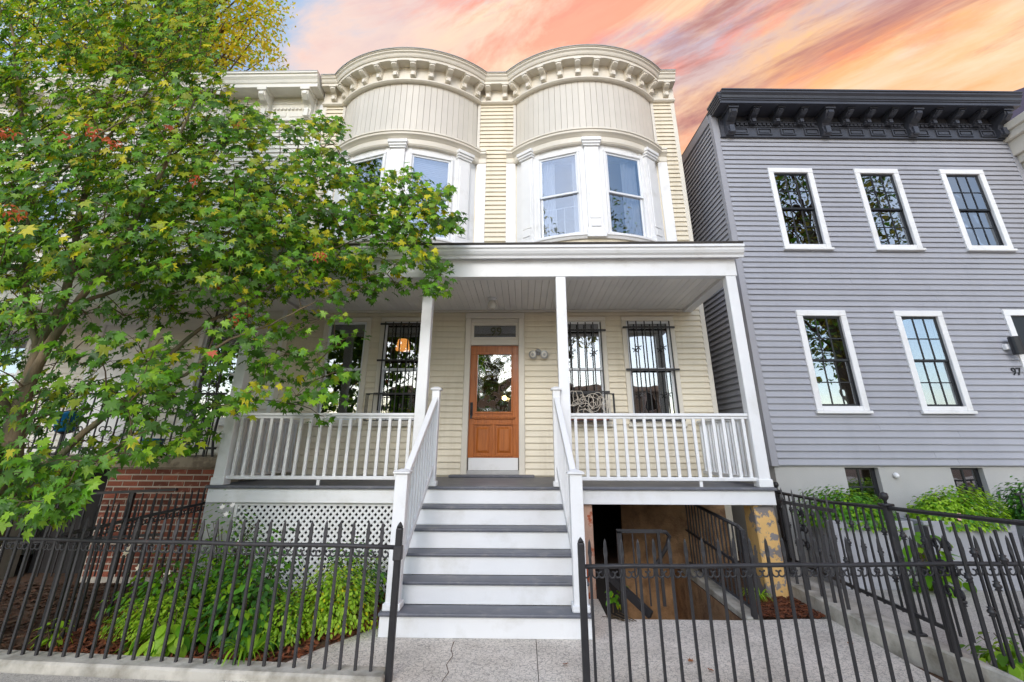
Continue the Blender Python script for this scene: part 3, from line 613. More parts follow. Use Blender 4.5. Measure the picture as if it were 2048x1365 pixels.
pr=[(y+.18,z+.075) for y,z in ((-.19,4.042),(-.21,4.0),(-.235,4.0),(-.245,4.03),(-.275,4.055),(-.295,4.09),(-.30,4.125),(-.325,4.13),(-.325,4.165),(-.19,4.17))]
q=MB(); q.ext([(PX0-.09,y,z) for y,z in pr],(PX1-PX0+.17,0,0)); q.build('gutter',M['white'],porch)
q=MB(); q.ext([(PX0-.08,-.13,4.247),(PX0-.08,W-.03,4.60),(PX0-.08,W-.03,4.64),(PX0-.08,-.155,4.275)],(PX1-PX0+.15,0,0)); q.build('roof',M['roof'],porch)
q=MB(); q.ext([(PX1-.02,.0,4.097),(PX1-.02,W-.03,4.097),(PX1-.02,W-.03,4.597),(PX1-.02,-.0,4.265),(PX1-.02,-.0,4.12)],(.02,0,0)); q.ext([(PX0,.0,4.097),(PX0,W-.03,4.097),(PX0,W-.03,4.597),(PX0,-.0,4.265),(PX0,-.0,4.12)],(.02,0,0)); q.build('gable_end',M['white'],porch)
q=MB(); q.box(PX0+.18,PX1-.155,.20,W-.03,3.90,3.93); cl=q.build('ceiling',M['ceil'],porch)
n=64
for i in range(n):
    x0=PX0+.182+(PX1-PX0-.34)*i/n; x1=PX0+.182+(PX1-PX0-.34)*(i+1)/n
    q=MB(); q.ext([(x0+.004,.202,3.880),(x1-.004,.202,3.880),(x1-.0005,.202,3.892),(x1-.0005,.202,3.9),(x0+.0005,.202,3.9),(x0+.0005,.202,3.892)],(0,W-.236,0)); q.build('ceiling_board',M['ceil'],cl)
q=MB(); q.box(PX0+.185,PX1-.16,W-.075,W-.03,3.842,3.879); q.box(PX0+.185,PX1-.16,.201,.24,3.852,3.879); q.build('ceiling_trim',M['creamtrim'],porch,bev=.006)
q=MB(); q.lathe([(.0,3.88),(.075,3.879),(.075,3.862),(.055,3.85),(.05,3.835)],(-.35,1.28,0),16); cl=q.build('ceiling_light',M['white'],porch,smooth=True)
q=MB(); q.lathe([(.05,3.836),(.052,3.82),(.072,3.795),(.075,3.75),(.062,3.715),(.03,3.70),(.0,3.698)],(-.35,1.28,0),16); q.build('lamp_glass',M['lampglass'],cl,smooth=True)
BAL=None
def railing(a,b,zt=1.995,zb=1.225,sp=.125,nobal=False,boards=False):
    global BAL
    a,b=Vector(a),Vector(b); d=(b-a).normalized(); q=MB()
    q.bar((a.x,a.y,zt-.02),(b.x,b.y,zt-.02),.075,.035); q.bar((a.x,a.y,zt-.055),(b.x,b.y,zt-.055),.042,.03); q.bar((a.x,a.y,zb),(b.x,b.y,zb),.06,.042)
    r=q.build('railing',M['white'],porch,bev=.005)
    Ln=(b-a).length; n=max(2,round(Ln/sp)); w=.09 if boards else .036
    if boards: n=max(2,round(Ln/.105))
    me=MB(); me.box(-w/2,w/2,-.017,.017,zb+.02,zt-.068); me=me.mesh('baluster',M['white'])
    ang=math.atan2(d.y,d.x)
    for i in range(n):
        p=a+d*(Ln*(i+.5)/n); place(me,'baluster',r,Matrix.Translation((p.x,p.y,0))@Matrix.Rotation(ang,4,'Z'))
    return r
railing((-3.56,.125),(-1.248,.125)); railing((.76,.125),(3.005,.125))
railing((3.03,.195),(3.03,W-.06)); railing((-3.60,.195),(-3.60,W-.06))
for x in (-2.4,2.32):
    q=MB(); q.box(x-.018,x+.018,.11,.14,ZF,1.204); q.build('rail_block',M['white'],porch)
# white board screen between the two porches
q=MB(); q.box(-3.70,-3.68,.25,W-.05,1.26,1.96); sc_=q.build('screen_rail',M['white'],porch)
for i in range(15):
    y=.26+i*.118; q=MB(); q.box(-3.678,-3.655,y,y+.104,1.20,1.93); q.build('screen_board',M['white'],sc_)
# lattice
LX0,LX1,LZ0,LZ1,LY=-3.37,-1.20,.0,.945,.10
q=MB(); q.box(LX0,LX0+.035,LY-.02,LY+.02,LZ0,LZ1); q.box(LX1-.035,LX1,LY-.02,LY+.02,LZ0,LZ1); q.box(LX0+.035,LX1-.035,LY-.02,LY+.02,LZ1-.03,LZ1); lt=q.build('lattice_panel',M['white'],porch)
def clip(x0,z0,dx):   # 45 degree strip through (x0,LZ0), direction dx
    pts=[]
    H=LZ1-.03-LZ0; xa,xb=x0,x0+dx*H; za,zb2=LZ0,LZ0+H
    lo,hi=LX0+.036,LX1-.036
    def cut(xv): return LZ0+(xv-x0)*dx
    if dx>0:
        if xa<lo: xa,za=lo,cut(lo)
        if xb>hi: xb,zb2=hi,cut(hi)
    else:
        if xa>hi: xa,za=hi,cut(hi)
        if xb<lo: xb,zb2=lo,cut(lo)
    return None if zb2-za<.03 else ((xa,za),(xb,zb2))
for dx,y in ((1,LY-.006),(-1,LY+.006)):
    x=LX0-1.0
    while x<LX1+1.0:
        s=clip(x,0,dx)
        if s:
            (xa,za),(xb,zb2)=s; MB().bar((xa,y,za),(xb,y,zb2),.008,.026,up=(0,1,0) if False else (-dx,0,1)).build('slat',M['white'],lt)
        x+=.078
# piers
q=MB(); q.box(-3.735,-3.375,.06,.40,-.05,.948); q.build('pier',M['stucco'],porch,bev=.01)
q=MB(); q.box(2.905,3.15,.10,.42,-.05,.948); p_=q.build('pier',M['peel'],porch,bev=.015); p_['label']='pier with flaking yellow paint'
q=MB(); q.box(.84,.975,.10,.40,-.05,.948); p_=q.build('pier',M['peelred'],porch,bev=.012); p_['label']='pier with flaking orange paint'
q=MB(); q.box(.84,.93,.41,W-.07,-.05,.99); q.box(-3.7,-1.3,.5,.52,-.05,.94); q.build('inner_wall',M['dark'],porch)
# ================================================================== FRONT STEPS
steps=thing('front_steps',(-.2,-.6,0),'white stair with grey treads rising from the path to the front door','stairs')
XS=-.1975; RUN=.25; RISE=.19; SW=.972
for k in range(1,6):
    y=-RUN*k; z=ZF-RISE*k
    q=MB(); q.box(XS-SW,XS+SW,y-.006,y+RUN+.018,z-.030,z); q.build('tread',M['deck'],steps,bev=.011,seg=2)
for k in range(0,6):
    y=-RUN*k+.022; z1=ZF-RISE*k-.031; z0=ZF-RISE*(k+1) if k<5 else .0
    q=MB(); q.box(XS-SW+.012,XS+SW-.012,y,y+.02,z0+.001,z1); q.build('riser',M['white'],steps,bev=.002)
for s in (-1,1):
    q=MB(); poly=[(XS+s*(SW-.03),.0,.0)]
    poly=[(XS+s*(SW-.03),.02,0),(XS+s*(SW-.03),.02,ZF-.035)]
    for k in range(0,6):
        y=-RUN*k+.045; zt=ZF-RISE*k-.035
        poly+=[(XS+s*(SW-.03),y,zt),(XS+s*(SW-.03),y,zt-RISE if k<5 else 0)]
    q.ext([Vector(p) for p in poly],(s*.018,0,0)); q.build('stringer',M['white'],steps)
    xu,xl=XS+s*.775,XS+s*.866; yu,yl=.03,-1.135
    for x,y,z0,zt in ((xu,yu,ZF,2.27),(xl,yl,.19,1.335)):
        h=.048 if y>0 else .062
        q=MB(); q.box(x-h,x+h,y-h,y+h,z0,zt); nw=q.build('newel_post',M['white'],steps,bev=.005)
        c=h+.022; q=MB(); q.box(x-c,x+c,y-c,y+c,zt,zt+.022); q.add([(x-c,y-c,zt+.022),(x+c,y-c,zt+.022),(x+c,y+c,zt+.022),(x-c,y+c,zt+.022),(x-.02,y-.02,zt+.045),(x+.02,y-.02,zt+.045),(x+.02,y+.02,zt+.045),(x-.02,y+.02,zt+.045)],[(4,5,6,7),(0,1,5,4),(1,2,6,5),(2,3,7,6),(3,0,4,7)]); q.build('cap',M['white'],nw,bev=.006)
        q=MB(); c=h+.02; q.box(x-c,x+c,y-c,y+c,z0+.001,z0+.06); q.build('base',M['white'],nw,bev=.008)
    A=Vector((xu,yu-.03,2.16)); B=Vector((xl,yl+.04,1.255)); q=MB(); q.bar(A,B,.07,.06); q.bar(A-Vector((0,0,.80)),B-Vector((0,0,.80)),.055,.06)
    hr=q.build('handrail',M['white'],steps,bev=.006)
    for i in range(1,11):
        p=A.lerp(B,i/11); q=MB(); q.box(p.x-.017,p.x+.017,p.y-.017,p.y+.017,p.z-.775,p.z-.025); q.build('baluster',M['white'],hr)
# ================================================================== GREY HOUSE
grey=thing('grey_house',(3.825,1.4,0),'grey clapboard house with dark bracketed cornice and white trimmed black windows','house',rotz=RAD(2.0))
GW,GD,GT=5.62,11.0,7.62
GWIN=[(.845,1.665,4.80,6.385,'a'),(2.44,3.255,4.80,6.385,'a'),(4.03,4.845,4.80,6.385,'a'),(.80,1.615,2.115,3.69,'b'),(2.42,3.215,2.115,3.69,'b'),(4.24,5.1,1.40,3.72,'d')]
GB=[(1.06,1.56,.78,1.315),(2.64,3.12,.78,1.315)]
go=[w_[:4] for w_ in GWIN]
q=MB(); cells(q,0,GW,1.335,GT,[(a+.04,b-.04,c+.04,d-.04) for a,b,c,d in go],0,.12); q.box(0,.12,.121,GD,1.335,GT); q.box(GW-.12,GW,.121,GD,1.335,GT); q.box(.12,GW-.12,GD-.12,GD,1.335,GT)
gw=q.build('wall',M['grey'],grey)
siding(gw,.075,GW-.075,1.345,7.06,go,.0965,M['grey'])
TS=Matrix.Rotation(RAD(-90),4,'Z')       # local -y becomes -x: the flank seen between the houses
TS=Matrix(((0,-0,0,0),(0,0,0,0),(0,0,1,0),(0,0,0,1))); TS[0][1]=1; TS[1][0]=-1; TS[0][0]=0; TS[1][1]=0
siding(gw,-GD+.1,-.075,1.345,7.45,[],.0965,M['grey'],T=TS)
q=MB(); q.box(-.03,.075,-.03,.02,1.33,7.62); q.box(-.031,-.002,.021,.08,1.33,7.62); q.build('corner_board',M['greytrim'],grey,bev=.004)
q=MB(); q.box(GW-.075,GW+.03,-.03,.02,1.33,7.06); q.build('corner_board',M['greytrim'],grey,bev=.004)
q=MB(); q.box(-.045,-.002,.081,GD,7.45,7.64); q.build('rake_board',M['greytrim'],grey)
q=MB(); q.box(-.04,GW+.02,-.02,GD,7.62,7.68); q.build('roof',M['roof'],grey)
q=MB(); cells(q,.02,GW,-.05,1.332,GB,.015,.15); q.box(.021,.15,.151,GD,-.05,1.332); q.build('foundation',M['stucco'],grey)
for a,b,c,d in GB:
    q=MB(); q.box(a,b,.10,.13,d-.03,d); q.box(a,b,.10,.13,c,c+.03); q.box(a,a+.03,.10,.13,c+.03,d-.03); q.box(b-.05,b,.10,.13,c+.03,d-.03); q.box((a+b)/2-.012,(a+b)/2+.012,.10,.13,c+.03,d-.03); q.box(a+.03,b-.05,.101,.129,(c+d)/2-.012,(c+d)/2+.012)
    wo=q.build('basement_window',M['blackframe'],grey); q=MB(); q.box(a+.03,b-.05,.115,.118,c+.03,d-.03); q.build('pane',M['glass'],wo)
    q=MB(); q.add([(a,.9,c),(b,.9,c),(b,.9,d),(a,.9,d),(a,.14,c),(b,.14,c),(b,.14,d),(a,.14,d)],[(0,1,2,3),(0,3,7,4),(1,5,6,2),(2,6,7,3),(0,4,5,1)]); q.build('room_interior',M['room'],wo)
for i,(a,b,c,d,k) in enumerate(GWIN):
    T=Matrix.Translation(((a+b)/2,-.022,c))
    if k=='d':
        q=MB(T); h=d-c; w2=(b-a)/2; q.box(-w2,w2,-.03,.03,h-.1,h); q.box(-w2,-w2+.1,-.028,.03,0,h-.1); q.box(w2-.1,w2,-.028,.03,0,h-.1); fo=q.build('door_frame',M['white'],grey,bev=.004)
        q=MB(T); q.box(-w2+.1,w2-.1,.02,.06,0,h-.1); q.build('door',M['blackframe'],fo)
        continue
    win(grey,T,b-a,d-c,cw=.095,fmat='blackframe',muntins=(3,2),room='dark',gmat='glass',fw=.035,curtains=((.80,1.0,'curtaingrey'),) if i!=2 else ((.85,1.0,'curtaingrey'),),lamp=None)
# cornice
q=MB(); q.box(.11,GW-.06,-.05,.005,7.07,7.52); q.box(.09,GW-.04,-.075,.005,7.045,7.068); gc=q.build('cornice',M['black'],grey)
q=MB(); pr=[(0,7.52),(-.45,7.52),(-.45,7.575),(-.47,7.58),(-.47,7.60),(-.49,7.61),(-.50,7.66),(-.54,7.695),(-.54,7.73),(-.56,7.735),(-.56,7.76),(0,7.78)]
q.ext([(.0,y,z) for y,z in pr],(GW-.01,0,0)); q.build('crown',M['black'],gc)
q=MB()
for k in range(5): q.box(-.0-.012*k-.02,0.0,-.45-.012*k+.002,.0,7.52+.042*k,7.56+.042*k)
q.build('crown_return',M['black'],gc)
big=bracket_mesh('large_bracket',.15,.33,.46,M['black']); small=bracket_mesh('bracket',.11,.31,.21,M['black'])
LB=[.25,2.06,3.72,5.42]
for u in LB: put(big,'large_bracket',gc,u,-.045,7.06,0)
for u0,u1 in zip(LB,LB[1:]):
    for k in (1,2,3): put(small,'bracket',gc,u0+(u1-u0)*k/4,-.045,7.305,0)
    for k in range(4):
        c=u0+(u1-u0)*(k+.5)/4; hw=.14; q=MB()
        for x0,x1,z0,z1 in ((c-hw,c+hw,7.225,7.245),(c-hw,c+hw,7.10,7.12),(c-hw,c-hw+.02,7.12,7.225),(c+hw-.02,c+hw,7.12,7.225)): q.box(x0,x1,-.075,-.048,z0,z1)
        q.box(c-hw+.045,c+hw-.045,-.07,-.048,7.14,7.205); q.build('panel',M['black'],gc)
    nd=18
    for k in range(nd):
        c=u0+.14+(u1-u0-.28)*(k+.5)/nd; q=MB(); q.box(c-.028,c+.028,-.085,-.048,7.30,7.345); q.build('dentil',M['black'],gc)
    q=MB(); q.box(u0+.1,u1-.1,-.095,-.048,7.348,7.37); q.box(u0+.1,u1-.1,-.065,-.048,7.27,7.285); q.build('moulding',M['black'],gc)
# wall lamp, numerals, sensor
q=MB(); q.lathe([(.07,-.14),(.075,-.13),(.075,.13),(.07,.14)],(4.13,-.16,3.10),16); wl=q.build('wall_lamp',M['blackframe'],grey,smooth=False)
q=MB(); q.box(4.03,4.11,-.10,-.02,3.05,3.14); q.box(4.08,4.16,-.14,-.02,3.06,3.12); q.build('lamp_mount',M['white'],wl,bev=.01)
nm=textmesh('97',.165,.006); nm.materials.append(M['number']); place(nm,'numeral',grey,Matrix.Translation((4.11,-.035,2.66))@Matrix.Rotation(RAD(90),4,'X'))
q=MB(Matrix.Translation((1.78,.0,1.215))@Matrix.Rotation(RAD(100),4,'X')); q.lathe([(.035,-.0),(.04,.02),(.03,.045),(.0,.055)],n=12); q.build('sensor',M['white'],grey,smooth=True)
# ================================================================== CREAM HOUSE BEYOND THE GREY ONE
far=thing('cream_row_house',(11,1.6,0),'narrow glimpse of a cream house with stepped cornice beyond the grey house','house')
q=MB(); q.box(9.50,14,1.05,12,-.05,6.75); fw_=q.build('wall',M['creamtrim'],far)
q=MB(); q.box(9.47,9.59,1.0,1.04,0,6.6); q.build('corner_board',M['creamtrim'],far)
siding(fw_,9.6,14,1.2,6.55,[],.1,M['whitesiding'],yw=1.045)
q=MB(); 
for k,(d,z0,z1) in enumerate(((.10,6.55,6.70),(.22,6.70,7.0),(.36,7.0,7.15),(.44,7.15,7.30))): q.box(9.50-d*.5,14,1.045-d,12,z0,z1)
q.build('cornice',M['creamtrim'],far,bev=.01)
# ================================================================== WHITE HOUSE ON THE LEFT
LW=2.12; lx0,lx1=-11.6,-4.13
lh=thing('white_house',(-7.8,LW,0),'off white clapboard house with bracketed cornice behind the maple','house')
LWIN=[(-5.55,-4.72,5.15,6.75),(-7.6,-6.7,5.15,6.75),(-9.8,-8.9,5.15,6.75),(-5.65,-4.75,1.95,3.6),(-9.6,-8.7,1.95,3.6)]
LD=(-7.55,-6.55,1.46,3.75)
q=MB(); cells(q,lx0,lx1,0,8.9,[(a+.05,b-.05,c+.05,d-.05) for a,b,c,d in LWIN],LW,LW+.1); q.box(lx0,lx0+.1,LW+.1,12,0,8.9); q.box(lx1-.1,lx1,LW+.1,12,0,8.9); q.box(lx0,lx1,12,12.1,0,8.9)
lw=q.build('wall',M['whitesiding'],lh)
siding(lw,lx0,lx1-.07,1.47,8.10,LWIN+[LD],.10,M['whitesiding'],yw=LW)
q=MB(); q.box(lx1-.08,lx1,LW-.04,LW+.05,1.4,8.5); q.build('corner_board',M['white'],lh,bev=.005)
q=MB(); q.box(lx0,lx1,LW+.05,12,8.9,8.96); q.build('roof',M['roof'],lh)
for o in LWIN: win(lh,Matrix.Translation(((o[0]+o[1])/2,LW-.02,o[2])),o[1]-o[0],o[3]-o[2],gmat='glass',room='roomdark')
q=MB(); a,b,c,d=LD; q.box(a,a+.12,LW-.05,LW+.02,c,d); q.box(b-.12,b,LW-.05,LW+.02,c,d); q.box(a+.12,b-.12,LW-.05,LW+.02,d-.12,d); q.box(a+.12,b-.12,LW-.02,LW-.002,c,d-.12); q.build('door',M['white'],lh,bev=.005)
q=MB(); q.box(lx0,lx1-.16,LW-.06,LW,8.10,8.66); q.box(lx0,lx1-.13,LW-.09,LW,8.06,8.10); q.box(lx0,lx1-.16,LW-.08,LW,8.50,8.52)
pr=[(0,8.66),(-.42,8.66),(-.42,8.74),(-.44,8.76),(-.46,8.82),(-.5,8.88),(-.5,8.93),(-.53,8.94),(-.53,8.975),(0,9.0)]
q.ext([(lx0,LW+y,z) for y,z in pr],(lx1-lx0-.02,0,0)); lc=q.build('cornice',M['whitesiding'],lh)
q=MB(); q.ext([(lx0,LW-.535,8.976),(lx0,LW-.535,8.995),(lx0,LW,9.02),(lx0,LW,9.002)],(lx1-lx0-.02,0,0)); q.build('flashing',M['flash'],lc)
lbm=bracket_mesh('bracket',.15,.36,.60,M['whitesiding'])
for k in range(8): put(lbm,'bracket',lc,lx1-.27-k*.92,LW-.055,8.06,0)
for k in range(7):
    for j in range(9): q=MB(); x=lx1-.27-k*.92-.13-j*.08; q.box(x-.025,x+.025,LW-.095,LW-.058,8.34,8.385); q.build('dentil',M['whitesiding'],lc)
    for j in range(2): q=MB(); x=lx1-.27-k*.92-.28-j*.36; q.box(x-.14,x+.14,LW-.075,LW-.058,8.16,8.28); q.build('panel',M['whitesiding'],lc,bev=.004)
# its porch
lp=thing('brick_porch',(-7.6,1.2,0),'brick porch with stone coping and black iron railing behind the maple','porch')
py=.72; px0,px1=-11.4,-3.86
q=MB(); q.box(px0,px1,py-.05,LW-.03,1.30,1.45); q.build('coping',M['stone'],lp,bev=.015)
q=MB(); q.box(-5.55,px1-.02,py+.012,py+.30,-.05,1.298); q.box(px0,-6.7,py+.012,py+.3,-.05,1.298); bw_=q.build('brick_wall',M['mortar'],lp)
bmesh_=[]
for mk in ('brick','brickdark'):
    q=MB(); q.box(-.099,.099,-.005,.03,-.029,.029); bmesh_.append(q.mesh('brick',M[mk]))
rr=random.Random(3); hb=MB(); hb.box(-.046,.046,-.008,.03,-.029,.029); hbm=hb.mesh('half_brick',M['brickdark'])
z=.02; row=0; nbk=0
while z<1.28:
    x=-5.54+(0 if row%2==0 else .108)
    if row%2: place(hbm,'half_brick',bw_,Matrix.Translation((-5.495,py+.012,z+.03)))
    while x+.2<px1:
        place(bmesh_[0] if rr.random()<.7 else bmesh_[1],'brick',bw_,Matrix.Translation((x+.104,py+.012-.004*rr.random(),z+.03))); x+=.214; nbk+=1
    z+=.0755; row+=1
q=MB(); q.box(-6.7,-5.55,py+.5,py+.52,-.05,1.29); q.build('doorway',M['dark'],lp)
q=MB(); q.box(px0,px1-.05,.35,.55,3.55,3.95); q.box(px0-.1,px1,.2,LW-.03,3.96,4.05); q.build('beam',M['ceil'],lp,bev=.01)
q=MB(); q.ext([(px0-.1,.15,4.052),(px0-.1,LW-.03,4.45),(px0-.1,LW-.03,4.5),(px0-.1,.13,4.10)],(px1-px0+.1,0,0)); q.build('roof',M['roof'],lp)
q=MB(); q.box(px0,px1-.06,.55,LW-.04,3.90,3.94); q.build('ceiling',M['ceil'],lp)
def scroll(c,r,t0,t1,turns,plane='x',n=14,sgn=1):
    pts=[]
    for i in range(n+1):
        u=i/n; a=t0+(t1-t0)*u; rad=r*(1-.75*u*turns)
        pts.append((c[0]+sgn*rad*math.cos(a),c[1],c[2]+rad*math.sin(a)) if plane=='x' else (c[0],c[1]+sgn*rad*math.cos(a),c[2]+rad*math.sin(a)))
    return pts
yr=py+.05
q=MB(); 
for z in (1.56,2.30): q.bar((px0,yr,z),(px1-.3,yr,z),.02,.03)
rl=q.build('iron_railing',M['iron'],lp)
x=-9.6
while x<px1-.32:
    MB().bar((x,yr,1.45),(x,yr,2.30),.016).build('bar',M['iron'],rl); 
    if int(round((x+9.6)/.14))%3==0:
        q=MB()
        for s in (-1,1): q.tube(scroll((x+s*.05,yr,1.80),.06,RAD(200),RAD(-160),1,sgn=s),.008,4); q.tube(scroll((x+s*.05,yr,2.08),.06,RAD(160),RAD(520),1,sgn=s),.008,4)
        stuff(q.build('scroll',M['iron'],rl))
    x+=.14
for x in (-4.45,-7.9,-11.2):       # lacy iron posts
    q=MB()
    for dx in (-.13,.13): q.bar((x+dx,yr,1.45),(x+dx,yr,3.56),.024)
    ps=q.build('iron_post',M['iron'],lp)
    for k in range(6):
        zc=1.62+k*.34; q=MB()
        for s in (-1,1): q.tube(scroll((x+s*.065,yr,zc),.06,RAD(230),RAD(-200),1,sgn=s),.009,4); q.tube(scroll((x+s*.065,yr,zc+.15),.06,RAD(130),RAD(540),1,sgn=s),.009,4)
        q.tube([(x,yr,zc-.12),(x,yr,zc+.25)],.009,4); stuff(q.build('scroll',M['iron'],ps))
q=MB(); q.tube([(-4.02,yr-.02,2.25),(-4.2,yr-.02,2.05),(-4.22,yr-.02,1.7),(-4.14,yr-.02,1.25),(-4.05,yr-.03,1.12),(-3.94,yr-.02,1.2),(-3.93,yr-.02,1.5)],.018,6); q.build('iron_loop',M['iron'],lp,smooth=True)
for (x,z,s) in ((-6.75,1.46,1.0),(-5.35,1.46,.8)):
    t=thing('blue_pot',(x,1.15,z),'turquoise plastic pot on a stand behind the iron railing' if s==1 else 'deep blue pot on the porch floor below the iron railing','pot')
    z0=.32 if s==1 else 0
    q=MB(); q.lathe([(.10*s,z0),(.13*s,z0+.02),(.17*s,z0+.24*s),(.185*s,z0+.25*s),(.185*s,z0+.29*s),(.165*s,z0+.29*s),(.15*s,z0+.22*s)],(x,1.15,z),16); q.build('bowl',M['blue'],t,smooth=True)
    q=MB(); q.lathe([(.15*s,z0+.23*s),(.0,z0+.25*s)],(x,1.15,z),12); q.build('soil',M['soil'],t)
    if z0:
        q=MB(); q.lathe([(.12,0),(.12,.02),(.03,.04),(.03,.29),(.12,.32)],(x,1.15,z),12); q.build('stand',M['iron'],t)
# ================================================================== IRON FENCES
def picket_mesh(h,w,mat,tip=.13,flat=.6,name='picket'):
    q=MB(); a=w/2; b=a*flat if flat<1 else a
    q.box(-a,a,-a,a,0,h-tip)
    t0=h-tip; k=1.55
    q.add([(-a,-a,t0),(a,-a,t0),(a,a,t0),(-a,a,t0),(-a*k,-b,t0+tip*.25),(a*k,-b,t0+tip*.25),(a*k,b,t0+tip*.25),(-a*k,b,t0+tip*.25),(-a*.9,-b*.8,t0+tip*.8),(a*.9,-b*.8,t0+tip*.8),(a*.9,b*.8,t0+tip*.8),(-a*.9,b*.8,t0+tip*.8),(0,0,h)],
      [(0,1,5,4),(1,2,6,5),(2,3,7,6),(3,0,4,7),(4,5,9,8),(5,6,10,9),(6,7,11,10),(7,4,8,11),(8,9,12),(9,10,12),(10,11,12),(11,8,12)])
    return q.mesh(name,mat)
def scroll_mesh(mat,r=.030):
    q=MB(); pts=[(0,0,0)]+[(.030*1.0-r*(1-.55*i/12)*math.cos(RAD(-10+24*i)) ,0,-.038-r*(1-.55*i/12)*math.sin(RAD(-10+24*i))) for i in range(13)]
    q.tube([(p[0],p[1],p[2]) for p in pts],.0065,5); return q.mesh('scroll',mat,True)
def fence(name,label,p0,p1,zb,zr0,zr1,zt0,zt1,sp,mat,scrolls=True,group=None,endpost=None,wob=.004):
    p0,p1=Vector(p0),Vector(p1); d=p1-p0; Ln=d.length; ang=math.atan2(d.y,d.x)
    t=thing(name,(p0.x,p0.y,0),label,'fence',group)
    q=MB(); n=14; q.tube([(p0.x+d.x*i/n,p0.y+d.y*i/n,zr0+(zr1-zr0)*i/n+.003*math.sin(i*2.1)) for i in range(n+1)],.016,8); q.build('rail',mat,t,smooth=True)
    h=zt0-zb; pm=picket_mesh(h,.0195,mat); smh=scroll_mesh(mat); n=int(Ln/sp); rr=random.Random(name+str(zb))
    for i in range(n+1):
        u=(i+.5)*sp/Ln
        if u>1: break
        x,y=p0.x+d.x*u,p0.y+d.y*u; zs=(zt0+(zt1-zt0)*u-zb)/h
        place(pm,'picket',t,Matrix.Translation((x,y,zb))@Matrix.Rotation(ang+rr.uniform(-.05,.05),4,'Z')@Matrix.Rotation(rr.uniform(-.006,.006),4,'Y')@Matrix.Diagonal((1,1,zs+rr.uniform(-.004,.004),1)))
        if scrolls:
            zz=zr0+(zr1-zr0)*u-.012
            for s in (-1,1): place(smh,'scroll',t,Matrix.Translation((x+s*.012*math.cos(ang),y+s*.012*math.sin(ang),zz))@Matrix.Rotation(ang,4,'Z')@Matrix.Diagonal((s,1,1,1)))
    return t
# front fence, left of the opening
fl_=fence('iron_fence','black iron spear fence on the kerb in front of the flower bed',(-6.8,-1.62),(-.86,-2.09),.05,.845,.85,1.03,1.03,.118,M['ironrust'],group=None)
q=MB(); q.box(-.865,-.812,-2.115,-2.065,-.05,.985); q.ext([(-.865,-2.115,.985),(-.812,-2.115,.985),(-.8385,-2.115,1.03)],(0,.05,0)); q.build('post',M['iron'],fl_,bev=.01,seg=2)
q=MB(); q.box(-.872,-.805,-2.123,-2.057,.76,.86); q.build('hinge_collar',M['ironrust'],fl_,bev=.006)
# front fence, right of the opening
fr_=fence('iron_fence','black iron spear fence across the paved yard beside the basement stair',(.595,-2.15),(6.2,-2.10),-.02,.738,.80,.925,1.0,.1235,M['iron'])
q=MB(); q.box(.565,.618,-2.175,-2.125,-.05,.90); q.ext([(.565,-2.175,.90),(.618,-2.175,.90),(.5915,-2.175,.94)],(0,.05,0)); q.build('post',M['iron'],fr_,bev=.01,seg=2)
# left property line
fence('side_fence','dark iron side fence running back to the brick porch',(-3.88,-1.72),(-3.86,.62),.0,.86,.93,1.05,1.12,.125,M['iron'])
t=thing('stair_rail',(-5.2,.3,0),'plain black stair rail leading down in front of the brick porch','railing')
q=MB(); q.bar((-4.35,.42,1.06),(-6.4,.30,.98),.05,.03); q.bar((-4.9,.40,.12),(-4.9,.40,1.03),.045); q.bar((-4.4,.42,.55),(-6.4,.30,.45),.03); q.build('rail',M['iron'],t)
for k in range(10):
    x=-4.6-k*.17; q=MB(); q.bar((x,.41-k*.01,.1),(x,.41-k*.01,1.02),.014); q.build('bar',M['iron'],t)
# right property line: collared pickets between two rails, ball topped posts
sf=thing('side_fence',(3.42,-1,0),'black iron fence with collared bars and ball topped post on the concrete kerb','fence')
SX=3.42
q=MB(); q.tube([(SX,.75,1.05),(SX,-.6,1.045),(SX,-1.55,1.085),(SX+.05,-4.4,1.18)],.018,6); q.bar((SX,.7,.32),(SX,-1.85,.285),.018,.03); q.build('rail',M['iron'],sf)
q=MB(); q.box(-.0075,.0075,-.0075,.0075,.27,1.06); cp=q.mesh('bar',M['iron'])
cm=MB(); cm.lathe([(.012,-.03),(.024,-.026),(.014,-.016),(.026,-.006),(.026,.006),(.014,.016),(.024,.026),(.012,.03)],n=8); cmh=cm.mesh('collar',M['iron'],True)
k=0; y=.62
while y>-3.3:
    b=place(cp,'bar',sf,Matrix.Translation((SX,y,0)))
    for zc in ((.88,.52) if k%2 else (.70,)): place(cmh,'collar',b,Matrix.Translation((0,0,zc)))
    k+=1; y-=.118
for yy,h in ((.55,1.12),(-1.5,1.16)):
    q=MB(); q.box(SX-.028,SX+.028,yy-.028,yy+.028,.14,h-.06); q.box(SX-.05,SX+.05,yy-.05,yy+.05,.141,.16); po=q.build('post',M['iron'],sf,bev=.006)
    q=MB(); q.box(SX-.045,SX+.045,yy-.045,yy+.045,h-.06,h-.04); q.lathe([(.0,-.05),(.015,-.04),(.012,-.02),(.03,0),(.036,.02),(.03,.045),(.0,.055)],(SX,yy,h+.0),12); q.build('finial',M['iron'],po,smooth=True)
for zc,yy in ((.72,-2.05),(.70,.05)):
    for s in (-1,1):
        for z2,r in ((zc+.16,.055),(zc,.07),(zc-.16,.055)): MB().tube(scroll((SX-.012,yy+s*.055,z2),r,RAD(200),RAD(-160),1,plane='y',sgn=s),.009,5).build('scroll',M['iron'],sf,smooth=True)
q=MB(); q.box(SX-.024,SX+.024,-1.895,-1.85,-.05,.60); q.box(SX-.022,SX-.002,-1.95,-1.91,-.05,1.0); q.build('gate_post',M['iron'],sf,bev=.008,seg=2)
